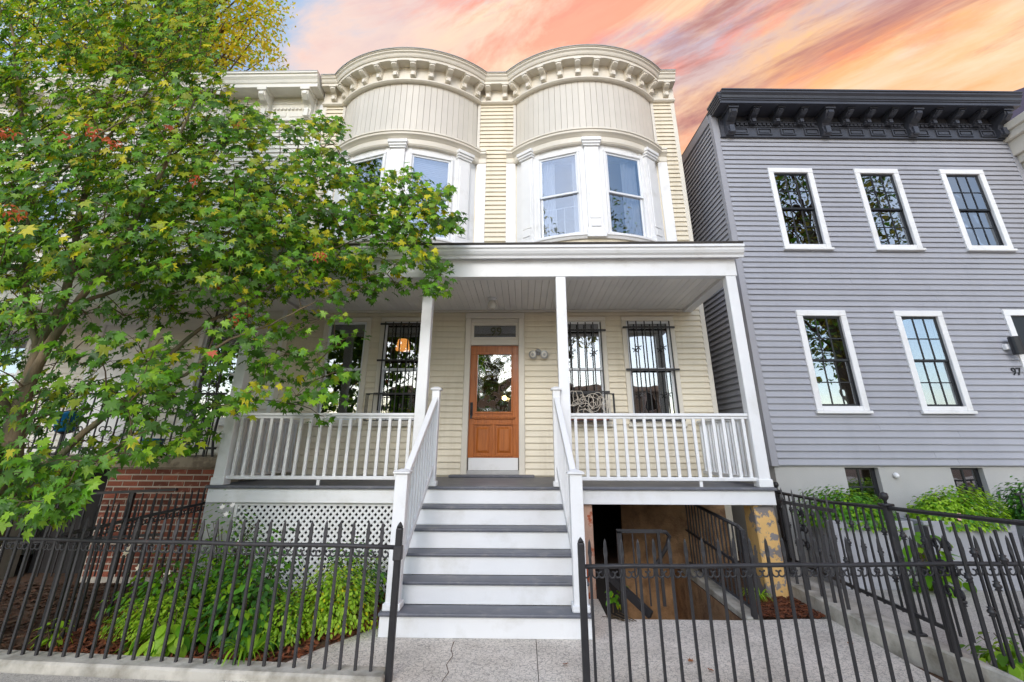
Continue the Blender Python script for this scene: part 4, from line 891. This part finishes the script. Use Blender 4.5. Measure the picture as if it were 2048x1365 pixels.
# a few broad weathered spear heads by the porch corner
sp_=thing('spear_fence',(3.27,-.3,0),'short run of weathered broad spear pickets at the porch corner','fence')
q=MB(); q.bar((3.27,.25,.975),(3.27,-.92,.995),.02,.035); q.build('rail',M['ironrust'],sp_)
pm=picket_mesh(1.0,.03,M['ironrust'],tip=.16,flat=.5)
for k,yy in enumerate((.12,-.13,-.38,-.60,-.82)): place(pm,'picket',sp_,Matrix.Translation((3.27,yy,.14))@Matrix.Rotation(RAD(70),4,'Z'))
# area way rails
ar=thing('area_railing',(2.45,-.6,0),'black iron railing with sloping handrail along the basement stair wall','railing')
q=MB(); ax=2.45; q.tube([(ax,1.5,.90),(ax,-.50,.80),(ax+.0,-.60,.77),(ax,-.62,.70)],.02,6); q.bar((ax,-.60,.0),(ax,-.60,.78),.05); q.bar((ax,1.4,.50),(ax,-.58,.42),.025); q.bar((ax,1.4,.10),(ax,-.58,.08),.022); q.build('rail',M['iron'],ar)
for k in range(15): q=MB(); yy=-.46+k*.125; q.bar((ax,yy,.09),(ax,yy,.80+(yy+.5)*.05),.015); q.build('bar',M['iron'],ar)
hr=thing('stair_handrail',(1.2,-.45,0),'grey black handrail with curled end at the mouth of the basement stair','handrail')
y=-.42; q=MB(); q.bar((1.185,y,-.02),(1.185,y,.735),.05); q.bar((1.16,y,.735),(1.66,y,.735),.05,.032); q.bar((1.61,y,.05),(1.61,y,.72),.03)
q.tube([(1.62,y,.735),(1.70,y+.02,.725),(1.745,y+.06,.68),(1.72,y+.10,.58),(1.64,y+.14,.45),(1.56,y+.16,.36)],[.018,.02,.022,.022,.02,.018],6); q.build('rail',M['iron'],hr)
q=MB(); q.bar((1.0,-.2,.34),(1.42,-.60,.02),.05,.07); q.build('sloping_bar',M['iron'],hr)
for x in (1.33,1.47): q=MB(); q.bar((x,y,.05),(x,y,.72),.014); q.build('bar',M['iron'],hr)
# ================================================================== FOLIAGE TOOLS
def leaf_arr(kind):
    if kind=='maple':
        half=[(0,1.0),(9,.66),(20,.60),(27,.46),(36,.60),(46,.93),(55,.62),(66,.52),(74,.40),(88,.55),(102,.72),(118,.46),(150,.34),(176,.10)]
        pts=[(r*math.sin(RAD(a)),r*math.cos(RAD(a))) for a,r in half]+[(-r*math.sin(RAD(a)),r*math.cos(RAD(a))) for a,r in half[::-1] if a>0]
        v=[(0,.12,.0)]+[(x,y,-.14*(x*x)-.16*max(0,y)**2+(.05 if i%3==1 else 0)) for i,(x,y) in enumerate(pts)]
        n=len(pts); f=[(0,1+(i+1)%n,1+i) for i in range(n)]; v=[(x*.5,(y+.1)*.5,z*.5) for x,y,z in v]
    elif kind=='ovate':
        pts=[(0,0),(.2,.12),(.31,.36),(.27,.6),(.14,.84),(0,1.0)]
        v=[(0,y,-.12*y*y) for x,y in pts]; n=len(pts); a=[(x,y,.07*x*3*.5-.12*y*y) for x,y in pts]; b=[(-x,y,.07*x*3*.5-.12*y*y) for x,y in pts]
        v=v+a+b; f=[]
        for i in range(n-1):
            f.append((i,n+i,n+i+1,i+1)); f.append((2*n+i,i,i+1,2*n+i+1))
    elif kind=='small':
        v=[(0,0,0),(.24,.4,.05),(0,1,-.1),(-.24,.4,.05)]; f=[(0,1,2),(0,2,3)]
    elif kind=='strap':
        v=[];f=[];n=6
        for i in range(n+1):
            u=i/n; wd=.045*(1-u**2)+.004; y=u*.8; z=.9*u-.75*u*u*u; v+=[(-wd,y,z),(wd,y,z)]
        for i in range(n): f.append((2*i,2*i+1,2*i+3,2*i+2))
    return np.array(v,dtype=float),f
LM={k:leaf_arr(k) for k in ('maple','ovate','small','strap')}
def orient(n,tip,roll=0):
    n=Vector(n).normalized(); tip=Vector(tip); tip=(tip-n*tip.dot(n)); tip=tip.normalized() if tip.length>1e-4 else n.orthogonal().normalized()
    x=tip.cross(n); return Matrix((x,tip,n)).transposed()
def foliage(parent,leaves,kind,mats,nsingle=0,name='crown',single='leaf'):
    """leaves: (pos,Matrix3,size,matindex). The ones that show largest become parts of their own, the rest one mass."""
    v,f=LM[kind]
    if nsingle:
        leaves=sorted(leaves,key=lambda l:(Vector(l[0])-CAM).length/l[2])
        one,leaves=leaves[:nsingle],leaves[nsingle:]
        ms=[]
        for mt in mats:
            me=bpy.data.meshes.new(single); me.from_pydata([tuple(p) for p in v],[],f); me.materials.append(mt); me.polygons.foreach_set('use_smooth',[True]*len(me.polygons)); ms.append(me)
        for p,R3,s,mi in one: place(ms[mi],single,parent,Matrix.Translation(p)@R3.to_4x4()@Matrix.Scale(s,4))
    if not leaves: return None
    V=np.concatenate([(v*s)@np.array(R3).T+np.array(p) for p,R3,s,mi in leaves]); nv=len(v)
    F=[tuple(i+k*nv for i in q) for k in range(len(leaves)) for q in f]
    me=bpy.data.meshes.new(name); me.from_pydata(V.tolist(),[],F)
    for mt in mats: me.materials.append(mt)
    me.polygons.foreach_set('material_index',[l[3] for l in leaves for _ in f]); me.polygons.foreach_set('use_smooth',[True]*len(F)); me.update()
    o=link(name,me,parent); return stuff(o)
def rdir(rr): 
    while True:
        p=Vector((rr.uniform(-1,1),rr.uniform(-1,1),rr.uniform(-1,1)))
        if .05<p.length<1: return p
def pick(rr,ws):
    x=rr.random()*sum(ws)
    for i,w_ in enumerate(ws):
        x-=w_
        if x<=0: return i
    return 0
# ================================================================== MULCH, WEEDS, FALLEN LEAVES
rr=random.Random(11)
bed=[(-3.95,.3),(-1.24,.3),(-1.24,-1.02)]+[(p.x,p.y) for p in pe]+[(-2.1,-2.05),(-3.95,-1.9)]
def inside(p,poly):
    x,y=p; c=False
    for (x0,y0),(x1,y1) in zip(poly,poly[1:]+poly[:1]):
        if (y0>y)!=(y1>y) and x<(x1-x0)*(y-y0)/(y1-y0)+x0: c=not c
    return c
q=MB(); q.ext([(x,y,-.045) for x,y in bed],(0,0,.05)); struct(q.build('garden_bed',M['soil']))
q=MB()
for i in range(5200):
    x,y=rr.uniform(-3.95,-1.24),rr.uniform(-2.05,.25)
    if not inside((x,y),bed): continue
    a=rr.uniform(0,6.3); l,w_=rr.uniform(.015,.055),rr.uniform(.006,.014); z=.006+rr.random()*.028; dz=rr.uniform(-.02,.02); c,s=math.cos(a),math.sin(a)
    q.add([(x-c*l+s*w_,y-s*l-c*w_,z-dz),(x-c*l-s*w_,y-s*l+c*w_,z-dz+.004),(x+c*l-s*w_,y+s*l+c*w_,z+dz+.004),(x+c*l+s*w_,y+s*l-c*w_,z+dz),(x,y,z-.012)],[(0,1,2,3),(0,3,4),(1,4,2)])
mo=q.build('mulch',M['mulch']); stuff(mo); tag(mo,'loose red brown bark mulch covering the flower bed','mulch')
q=MB()
for i in range(700):
    x,y=rr.uniform(2.55,3.18),rr.uniform(-.58,.1); a=rr.uniform(0,6.3); l,w_=rr.uniform(.01,.04),rr.uniform(.005,.012); z=.004+rr.random()*.02; c,s=math.cos(a),math.sin(a)
    q.add([(x-c*l+s*w_,y-s*l-c*w_,z),(x-c*l-s*w_,y-s*l+c*w_,z),(x+c*l-s*w_,y+s*l+c*w_,z+.006),(x+c*l+s*w_,y+s*l-c*w_,z+.004),(x,y,z-.012)],[(0,1,2,3),(0,3,4),(1,4,2)])
mo=q.build('mulch',M['mulch']); stuff(mo); tag(mo,'small patch of mulch between the yellow pier and the kerb','mulch')
q=MB()
for i in range(2600):
    x,y=rr.uniform(-7.5,-3.97),rr.uniform(-1.7,.6); a=rr.uniform(0,6.3); l,w_=rr.uniform(.012,.05),rr.uniform(.006,.02); z=-.046+rr.random()*.03; c,s=math.cos(a),math.sin(a)
    q.add([(x-c*l+s*w_,y-s*l-c*w_,z),(x-c*l-s*w_,y-s*l+c*w_,z+.006),(x+c*l-s*w_,y+s*l+c*w_,z+.012),(x+c*l+s*w_,y+s*l-c*w_,z+.004),(x,y,z-.012)],[(0,1,2,3),(0,3,4),(1,4,2)])
mo=q.build('leaf_litter',M['soil']); stuff(mo); tag(mo,'dark leaf litter under the maple beside the side fence','leaf litter')
def plant(name,label,cat,c,rx,ry,h,kind,size,n,mats,ws,seed,shell=.5,up=.6,nsingle=0,group=None,stems=8,zmin=.06,part='foliage'):
    rr=random.Random(seed); t=thing(name,c,label,cat,group); L_=[]; cx,cy,cz=c
    bumps=[(rdir(rr).normalized(),rr.uniform(.1,.28)) for _ in range(9)]
    for i in range(n):
        d=rdir(rr).normalized(); d.z=abs(d.z); k=rr.random()**shell
        bb=1+sum(a*max(0,d.dot(v))**6 for v,a in bumps)-.12
        p=Vector((cx+d.x*rx*k*bb,cy+d.y*ry*k*bb,cz+zmin+(h-zmin)*d.z*k*bb*rr.uniform(.75,1.05)))
        out=Vector((d.x,d.y,0)); nn=Vector((0,0,up))+d*.7+rdir(rr)*.55; tip=out+Vector((0,0,-.45))+rdir(rr)*.6
        L_.append((p,orient(nn,tip),size*rr.uniform(.65,1.2),pick(rr,ws)))
    q=MB()
    for i in range(stems):
        a=6.28*i/stems+rr.random(); e=Vector((cx+rx*.6*math.cos(a),cy+ry*.6*math.sin(a),cz+h*.7)); q.tube([(cx+.03*math.cos(a),cy+.03*math.sin(a),cz-.02),((cx+e.x)/2,(cy+e.y)/2,cz+h*.45),e],[.008,.006,.003],4)
    q.build('stem',M['barkdark'],t)
    foliage(t,L_,kind,[LEAF[m] for m in mats],nsingle,part); return t
def blossom(parent,pts,col):
    mt=pmat('petal '+parent.name,col,.6,.05,5); q=MB()
    for k in range(6):
        a=k*1.047; c,s=math.cos(a),math.sin(a); q.add([(0,0,0),(.5*c-.3*s,.5*s+.3*c,.25),(c,s,.4),(.5*c+.3*s,.5*s-.3*c,.25)],[(0,1,2,3)])
    me=q.mesh('flower',mt,True); rr=random.Random(2)
    for p in pts: place(me,'flower',parent,Matrix.Translation(p)@Matrix.Rotation(RAD(60),4,'X')@Matrix.Rotation(rr.random(),4,'Z')@Matrix.Scale(.035,4))
plant('hydrangea_bush','broad leaved green bush crowding the fence at the middle of the bed','bush',(-2.30,-1.40,0),.48,.38,.60,'ovate',.072,1000,['deep','light','bush'],(3,2,3),21,nsingle=150)
plant('hydrangea_bush','broad leaved green bush in front of the lattice beside the concrete pier','bush',(-2.62,-.66,0),.62,.46,.92,'ovate',.062,1300,['deep','mid','bush'],(4,2,3),22,nsingle=100)
plant('hosta_plant','low plant with long pointed light green leaves behind the fence','plant',(-2.78,-1.62,0),.30,.22,.36,'ovate',.13,130,['light','mid','lime'],(4,3,2),23,nsingle=90)
plant('lime_shrub','rounded yellow green shrub beside the stair','shrub',(-1.66,-1.05,0),.40,.38,.58,'ovate',.036,3000,['lime','light','yellow'],(6,3,1),24,shell=.35)
plant('lime_shrub','low pale yellow green shrub in the mulch at the left of the bed','shrub',(-3.12,-1.36,0),.40,.28,.40,'ovate',.030,2200,['lime','olive','light'],(6,1,3),25,shell=.35)
plant('lime_shrub','small lime green shrub between the broad leaved bush and the path','shrub',(-1.92,-1.42,0),.24,.22,.40,'ovate',.034,1200,['lime','light','bush'],(4,3,1),35,shell=.35)
rb=plant('rose_bush','leafy bush with a few white blooms near the side fence','bush',(-3.30,-.90,0),.58,.44,.72,'ovate',.062,1000,['bush','mid','light'],(4,3,3),26,nsingle=60)
blossom(rb,[(-3.55,-1.33,.66),(-3.50,-1.36,.70),(-3.1,-1.36,.50),(-3.36,-1.38,.55)],lin(238,226,198))
rb=plant('tall_bush','tall loose bush with tiny white flowers against the concrete pier','bush',(-3.22,-.22,0),.48,.32,1.08,'ovate',.05,1200,['light','bush','mid'],(3,3,2),27,nsingle=40)
blossom(rb,[(-3.22,-.45,.95),(-3.15,-.47,.88),(-3.1,-.46,.97),(-2.95,-.45,.62)],lin(236,232,226))
plant('fern_plant','mid green leafy plant under the lattice next to the stair','plant',(-1.72,-.32,0),.54,.36,.70,'ovate',.055,1300,['deep','bush','light'],(4,3,2),28,nsingle=50)
plant('seedling','small bright seedling in the mulch at the far left of the fence','plant',(-3.78,-1.62,0),.14,.12,.26,'ovate',.085,34,['light','lime'],(2,1),29,nsingle=34,stems=3)
def straps(name,label,c,n,size,seed,mats=('mid','light')):
    rr=random.Random(seed); t=thing(name,c,label,'plant'); L_=[]
    for i in range(n):
        a=rr.uniform(0,6.28); L_.append((Vector(c)+Vector((.03*math.cos(a),.03*math.sin(a),0)),Matrix.Rotation(a,3,'Z'),size*rr.uniform(.6,1.1),rr.randrange(2)))
    foliage(t,L_,'strap',[LEAF[m] for m in mats],n,single='blade'); return t
straps('daylily','clump of arching strap leaves at the front edge of the mulch',(-2.05,-1.78,.01),46,.34,31)
straps('grass_tuft','bright green grass tuft at the foot of the yellow pier',(2.75,.02,.0),60,.24,32,('light','lime'))
plant('leafy_plant','leafy green plant with round leaves beside the gate post','plant',(3.83,-1.95,0),.36,.30,.34,'ovate',.10,170,['light','mid','lime'],(3,3,1),33,nsingle=110)
plant('ivy_sprig','small sprig of rounded leaves at the basement stair wall','plant',(1.12,-.30,-.02),.10,.10,.30,'ovate',.075,22,['mid','olive'],(3,1),34,nsingle=22,stems=2)
for k,(px,py_) in enumerate(((1382,1325),(1425,1343),(1130,1330),(1700,1290))):
    p=atZ(px,py_,.004); v,f=LM['maple']; me=bpy.data.meshes.new('fallen_leaf'); me.from_pydata([(a*.075,b*.075,-c*.12) for a,b,c in v],[],f); me.materials.append(M['brownleaf'])
    o=link('fallen_leaf',me,None,loc=(p.x,p.y,.012),rot=(.1,.05,k*1.7)); tag(o,('dry brown leaf on the paving below the basement handrail','dry brown leaf on the paving in front of the stair wall','dry brown leaf on the path at the foot of the stair','dry brown leaf on the paving beside the side kerb')[k],'leaf','fallen leaves on the paving')
q=MB()
for i in range(5): a=rr.uniform(0,6); q.tube([(.93+.05*i,-.62+.03*i,.012),(1.03+.04*i,-.72+.05*math.sin(a),.02),(1.12+.03*i,-.76,.012)],.004,4)
o=q.build('dry_twigs',M['barkdark']); tag(o,'few dry twigs lying by the foot of the stair','twigs')
# hairline crack wandering across the path
q=MB(); pts=[atZ(px,py_,0) for px,py_ in ((908,1284),(902,1300),(906,1312),(893,1330),(897,1346),(884,1364),(880,1385))]
for a,b in zip(pts,pts[1:]):
    n_=Vector((b.y-a.y,a.x-b.x,0)).normalized()*.0035; q.add([(a+n_)+Vector((0,0,.002)),(a-n_)+Vector((0,0,.002)),(b-n_*.7)+Vector((0,0,.002)),(b+n_*.7)+Vector((0,0,.002))],[(0,1,2,3)])
struct(q.build('paving_crack',M['soil']))
# ================================================================== PLANTERS BESIDE THE GREY HOUSE
for k,(x0,x1,lab,lb2) in enumerate(((3.95,4.98,'grey square planter below the first basement window','dense green shrub filling the planter below the first basement window'),(5.10,6.22,'grey square planter below the second basement window','rounded light green shrub filling the planter below the second basement window'),(6.40,7.3,'dark grey planter at the far end of the planter row','dark green leafy shrub in the planter at the end of the row'))):
    t=thing('planter',((x0+x1)/2,.75,0),lab,'planter'); i=.03
    q=MB(); y0,y1,zt=.45,1.0,.74
    q.add([(x0+i,y0+i,0),(x1-i,y0+i,0),(x1-i,y1-i,0),(x0+i,y1-i,0),(x0,y0,zt),(x1,y0,zt),(x1,y1,zt),(x0,y1,zt),(x0+.05,y0+.05,zt),(x1-.05,y0+.05,zt),(x1-.05,y1-.05,zt),(x0+.05,y1-.05,zt),(x0+.05,y0+.05,zt-.06),(x1-.05,y0+.05,zt-.06),(x1-.05,y1-.05,zt-.06),(x0+.05,y1-.05,zt-.06)],
      [(0,1,5,4),(1,2,6,5),(2,3,7,6),(3,0,4,7),(4,5,9,8),(5,6,10,9),(6,7,11,10),(7,4,8,11),(8,9,13,12),(9,10,14,13),(10,11,15,14),(11,8,12,15),(3,2,1,0)]); q.build('box',M['planter'],t,bev=.008)
    q=MB(); q.box(x0+.04,x1-.04,y0+.04,y1-.04,zt-.07,zt-.05); q.build('soil',M['soil'],t)
    plant('planter_shrub',lb2,'shrub',((x0+x1)/2,.72,zt-.06),(x1-x0)*.56,.36,.46,'ovate',.05,6000,[['bush','light','mid'],['lime','light','bush'],['deep','bush','mid']][k],(4,3,2),40+k,shell=.35,zmin=-.02)
pl=plant('hydrangea_plant','large leaved plant with a pink bloom between the two near planters','plant',(5.02,.38,.0),.34,.2,.86,'ovate',.17,90,['mid','light'],(3,2),44,nsingle=70)
blossom(pl,[(5.35,.2,.80),(5.38,.21,.83)],lin(222,170,160))
t=thing('iron_railing',(7.0,.2,0),'low black iron railing in front of the last planter','railing'); q=MB(); q.bar((6.2,.3,1.06),(8.4,.3,1.06),.025); q.build('rail',M['iron'],t)
for k in range(14): q=MB(); q.bar((6.25+k*.15,.3,.0),(6.25+k*.15,.3,1.05),.015); q.build('bar',M['iron'],t)
# ================================================================== MAPLE TREE
rr=random.Random(77)
TB=Vector((-4.78,-1.5,0)); mt=thing('maple_tree',TB,'broad maple with green leaves turning yellow, arching over the fence and porch','tree')
def PX(px,py,y): return atY(px,py,y)
limbs=[([TB+Vector((-.05,0,-.06)),TB+Vector((0,0,.5)),PX(10,1000,-1.5),PX(32,840,-1.5)],[.15,.125,.115,.105]),
 ([PX(32,840,-1.5),PX(75,700,-1.45),PX(135,580,-1.35),PX(160,420,-1.2),PX(195,300,-1.1),PX(235,130,-1.0),PX(260,-60,-.9)],[.085,.06,.052,.045,.04,.03,.02]),
 ([PX(32,840,-1.5),PX(85,715,-1.6),PX(150,610,-1.7),PX(205,545,-1.75),PX(270,440,-1.8),PX(330,330,-1.8),PX(390,200,-1.75)],[.08,.055,.045,.04,.032,.025,.012]),
 ([PX(10,1000,-1.5),PX(85,945,-1.35),PX(170,865,-1.2),PX(270,785,-1.0),PX(335,715,-.85),PX(410,650,-.75),PX(500,600,-.65),PX(620,520,-.6),PX(740,470,-.6)],[.06,.05,.042,.038,.034,.028,.022,.016,.008]),
 ([PX(270,785,-1.0),PX(370,750,-1.05),PX(440,690,-1.0),PX(540,650,-.95),PX(640,600,-.9),PX(720,580,-.85)],[.03,.024,.02,.014,.01,.006]),
 ([PX(150,610,-1.7),PX(250,575,-1.5),PX(320,545,-1.3),PX(430,480,-1.1),PX(560,400,-.9),PX(690,330,-.75),PX(640,290,-.7)],[.03,.026,.022,.018,.014,.008,.005]),
 ([PX(560,400,-.9),PX(680,430,-.8),PX(780,430,-.75),PX(870,440,-.75)],[.012,.01,.008,.004]),
 ([PX(75,700,-1.45),PX(50,560,-1.6),PX(60,400,-1.8),PX(40,200,-2.0),PX(20,20,-2.1)],[.05,.04,.032,.024,.012]),
 ([PX(60,400,-1.8),PX(140,330,-2.2),PX(200,270,-2.4),PX(270,230,-2.45)],[.022,.016,.012,.006]),
 ([PX(135,580,-1.35),PX(180,470,-1.0),PX(260,400,-.7),PX(360,300,-.4),PX(470,240,-.2),PX(560,260,-.1)],[.03,.026,.022,.018,.012,.006]),
 ([PX(195,300,-1.1),PX(280,200,-.8),PX(360,120,-.6),PX(420,60,-.5)],[.022,.018,.012,.006]),
 ([PX(10,1000,-1.5),PX(60,960,-1.8),PX(110,930,-2.1),PX(170,920,-2.3)],[.03,.02,.015,.008]),
 ([PX(32,840,-1.5),PX(-60,700,-1.7),PX(-120,500,-1.7),PX(-150,200,-1.6)],[.06,.045,.035,.02])]
tm=MB(); nodes=[]
for pts,rs in limbs:
    P=[];Rr=[]
    for i in range(len(pts)-1):
        for k in range(5):
            u=k/5; a=pts[max(i-1,0)]; b=pts[i]; c=pts[i+1]; d=pts[min(i+2,len(pts)-1)]
            p=.5*((2*b)+(c-a)*u+(2*a-5*b+4*c-d)*u*u+(3*b-a-3*c+d)*u*u*u); P.append(p+rdir(rr)*.012); Rr.append(rs[i]+(rs[i+1]-rs[i])*u)
    P.append(pts[-1]); Rr.append(rs[-1]); tm.tube(P,[r_*.8 for r_ in Rr],8); nodes+=[p for p in P if p.z>1.2]
tm.build('trunk',M['bark'],mt,smooth=True)
outline=[(-160,-90),(415,-90),(432,20),(420,100),(442,165),(470,205),(520,225),(560,240),(610,245),(655,235),(692,255),(660,300),(700,330),(760,345),(800,350),(835,322),(858,345),(840,385),(890,370),(897,388),(865,428),(922,430),(908,458),(862,468),(850,500),(895,510),(885,560),(895,590),(860,605),(800,570),(770,600),(715,592),(672,610),(700,660),(735,700),(738,760),(700,745),(668,790),(640,835),(585,835),(560,780),(505,790),(470,845),(440,815),(420,890),(385,905),(340,925),(300,915),(240,935),(170,930),(150,1000),(105,1045),(60,1050),(-160,1050)]
def dens(x,y):
    if y<300: d=1.0
    elif y<560: d=.95
    else: d=.32 if x<430 else .42
    if x>540 and y>600: d*=.32
    if 380<x<480 and 640<y<800: d*=.5
    if 100<x<330 and 560<y<700: d*=.65
    if 60<x<150 and 60<y<150: d*=.4
    if x>560 and y<330: d*=.75
    return d
clumps=[]; tries=0
while len(clumps)<2500 and tries<120000:
    tries+=1; px,py_=rr.uniform(-160,930),rr.uniform(-90,1050)
    if not inside((px,py_),outline) or rr.random()>dens(px,py_): continue
    f=min(1,max(0,(px-100)/600)); y=(-2.75+1.6*f)+rr.random()**.8*(2.7-1.5*f)
    if px>500: y=max(-1.45,min(-.15,y))
    if py_>900 and px<200: y=rr.uniform(-2.5,-1.5)
    p=PX(px,py_,y)
    if p.z<.95 or p.y>.2 and p.z<4.4: continue
    if any((p-c_).length<.06 for c_ in clumps): continue
    clumps.append(p)
NA=np.array([tuple(p) for p in nodes]); clumps.sort(key=lambda p:float(np.min(np.linalg.norm(NA-np.array(tuple(p)),axis=1))))
tw=MB(); leaves=[]; WL=['dark','mid','light','yellow','orange','olive']
for c_ in clumps:
    dd=np.linalg.norm(NA-np.array(tuple(c_)),axis=1)+np.maximum(0,NA[:,2]-c_.z)*.6; j=int(np.argmin(dd)); a=Vector(NA[j]); d=c_-a; ln=d.length
    mid=[a+d*u+Vector((0,0,.08*ln*math.sin(u*3.14)))+rdir(rr)*.03*ln for u in (.33,.66)]
    r0=.005+.006*min(1,ln); tw.tube([a]+mid+[c_],[r0,r0*.8,r0*.6,.003],4,False)
    NA=np.vstack([NA]+[np.array(tuple(p))[None] for p in mid+[c_]])
    out=(c_-Vector((-3.9,-1.2,c_.z))); out.z=0; out=out.normalized() if out.length>.1 else Vector((0,-1,0))
    hi=min(1,max(0,(c_.z-3.0)/1.8)); near=max(0,min(1,(-c_.y-1.0)/1.5))
    yl=rr.random()<.10+.75*hi*(.55+.45*near)
    for k in range(rr.randint(9,12)):
        off=rdir(rr); p=c_+Vector((off.x*.19,off.y*.19,off.z*.10)); s=rr.uniform(.105,.2)
        n=Vector((0,-.62,.42))+out*.25+rdir(rr)*.62; tip=out*.5+Vector((off.x,off.y,-.75))+rdir(rr)*.6
        mi=pick(rr,(1.0,2.6,3.6,1.2,.01,3.2)) if yl else pick(rr,(4.6,4.4,1.8,.05,.004,.5))
        leaves.append((p,orient(n,tip)@Matrix.Diagonal((rr.uniform(.7,1.08),rr.uniform(.85,1.08),rr.uniform(.2,3.2))),s,mi))
        if k%3==0: tw.tube([c_,c_.lerp(p,.6)+Vector((0,0,.015)),p],[.0026,.002,.0016],3,False)
tw.build('branches',M['barkdark'],mt)
foliage(mt,leaves,'maple',[LEAF[k] for k in WL],300,'crown')
# samara bunches
sm=MB(); sm.add([(0,0,0),(.25,.5,.1),(.1,1,0),(-.1,.5,0),(0,0,0),(-.5,.3,.1),(-.9,.2,0),(-.4,-.1,0)],[(0,1,2,3),(4,5,6,7)]); sme=sm.mesh('seed_bunch',LEAF['orange'])
for (px,py_,y) in ((32,425,-2.75),(190,268,-2.55),(225,285,-2.55),(15,270,-2.7),(130,275,-2.5),(640,510,-1.3),(470,640,-1.5),(395,360,-1.9),(480,250,-1.4)):
    q=MB(); c_=PX(px,py_,y)
    for k in range(12):
        o_=rdir(rr)*.08; R3=orient(rdir(rr),Vector((0,0,-1))+rdir(rr)*.5); s=.06; q.add([Vector(c_)+o_+R3@(Vector(p)*s) for p in ((0,0,0),(.25,.5,.1),(.1,1,0),(-.1,.5,0),(-.5,.3,.1),(-.9,.2,0),(-.4,-.1,0))],[(0,1,2,3),(0,4,5,6)])
    q.build('seed_bunch',LEAF['orange'],mt)
# ================================================================== OTHER TREES
def tree(name,label,base,h,crown_c,crown_r,n,size,mats,ws,seed,kind='small',clump=110,group=None,lobes=None):
    rr=random.Random(seed); b=Vector(base); t=thing(name,b,label,'tree',group); q=MB(); cc=Vector(crown_c)
    top=Vector((cc.x,cc.y,cc.z+crown_r[2]*.5)); q.tube([b+Vector((0,0,-.1)),b.lerp(top,.3)+rdir(rr)*.2,b.lerp(top,.65)+rdir(rr)*.3,top],[h*.022,h*.017,h*.011,h*.004],8)
    cl=[]
    while len(cl)<clump:
        d=rdir(rr); 
        if d.length<.35: continue
        if rr.random()<.25 and d.z<-.2: continue
        cl.append(cc+Vector((d.x*crown_r[0],d.y*crown_r[1],d.z*crown_r[2])))
    for c_ in cl:
        a=b.lerp(top,rr.uniform(.35,.9)); q.tube([a,a.lerp(c_,.5)+Vector((0,0,.3)),c_],[h*.004,h*.0025,h*.001],4,False)
    q.build('trunk',M['barkdark'],t,smooth=True); L_=[]
    rad=sum(crown_r)/3*.23
    for i in range(n):
        c_=rr.choice(cl); p=c_+rdir(rr)*rad*Vector((1,1,1)).length/1.5; L_.append((p,orient(Vector((0,0,.6))+rdir(rr)*.8,rdir(rr)+Vector((0,0,-.4))),size*rr.uniform(.6,1.3),pick(rr,ws)))
    foliage(t,L_,kind,[LEAF[m] for m in mats],0); return t
tree('locust_tree','tall tree with fine yellow green leaves rising behind the white house',(-14.5,9.5,0),19,(-14.8,8.5,18.2),(5.2,3.6,4.4),19000,.2,['locust','yellow','lime','light'],(6,2,2,1),61,clump=120)
tree('added_street_tree','stand-in street tree added across the road, mirrored in the upper bay windows',(2.6,-21,0),17,(2.6,-21,11.6),(3.2,3.0,5.2),5500,.30,['far','farlight','yellow'],(3,3,1),62,clump=70)  # this and the next three: out-of-view stand-ins added for the window reflections
tree('added_street_tree','wide stand-in street tree added across the road, mirrored in the grey house windows',(17,-14,0),19,(16.6,-14,12),(6.4,3.8,6.6),11000,.30,['far','farlight','bush'],(4,2,2),63,clump=85)
tree('added_street_tree','stand-in street tree added across the road, mirrored in the front door glass',(-2.6,-24,0),12,(-2.6,-24,7.6),(2.8,2.8,3.6),4500,.30,['far','farlight','bush'],(4,2,2),64,clump=60)
tree('added_street_tree','tall stand-in street tree added down the road, mirrored in the left bay windows',(-17,-15,0),20,(-17,-15,13.5),(4.6,4.0,6.4),7000,.32,['far','farlight','yellow'],(3,3,1),65,clump=80)
# ================================================================== INVENTED HOUSES ACROSS THE ROAD (added to darken the window reflections)
for k,(x0,x1,hh,mk) in enumerate(((-13,-4.4,7.2,'stucco'),(-4.3,5.2,7.6,'stone'),(5.3,14,7.3,'concrete'))):
    t=thing('added_opposite_house',((x0+x1)/2,-40,0),('added pale grey stucco stand-in house across the road','added brown stone stand-in house across the road','added weathered concrete fronted stand-in house across the road')[k],'house')
    q=MB(); q.box(x0,x1,-48,-40,-.05,hh); q.build('wall',M[mk],t)
    q=MB(); q.box(x0,x1,-40,-39.5,hh-.5,hh+.1); q.build('cornice',M['creamtrim'],t)
    for i in range(4):
        for z in (1.6,4.9):
            xw=x0+1.2+i*(x1-x0-2.4)/3; q=MB(); q.box(xw-.5,xw+.5,-39.99,-39.95,z,z+1.8); wo=q.build('window',M['white'],t); q=MB(); q.box(xw-.4,xw+.4,-39.949,-39.94,z+.1,z+1.7); q.build('pane',M['blackframe'],wo)
# ================================================================== HILL
rr=random.Random(9); q=MB(); n=90; vs=[];fs=[]
def ridge(u):
    return 12+52*(1-(1-u)**1.6) 
for i in range(n+1):
    u=i/n; x=54+u*150; y=60+u*10
    zt=49+30*u**.7+1.0*math.sin(u*23)+.7*rr.random()
    vs+=[(x-8,y-14,-2),(x-3,y-6,zt*.55),(x,y,zt),(x+8,y+25,zt*.8),(x+15,y+60,-2)]
for i in range(n):
    for k in range(4): fs.append((5*i+k,5*i+5+k,5*i+6+k,5*i+1+k))
q.add(vs,fs); struct(q.build('hill',M['hill']))
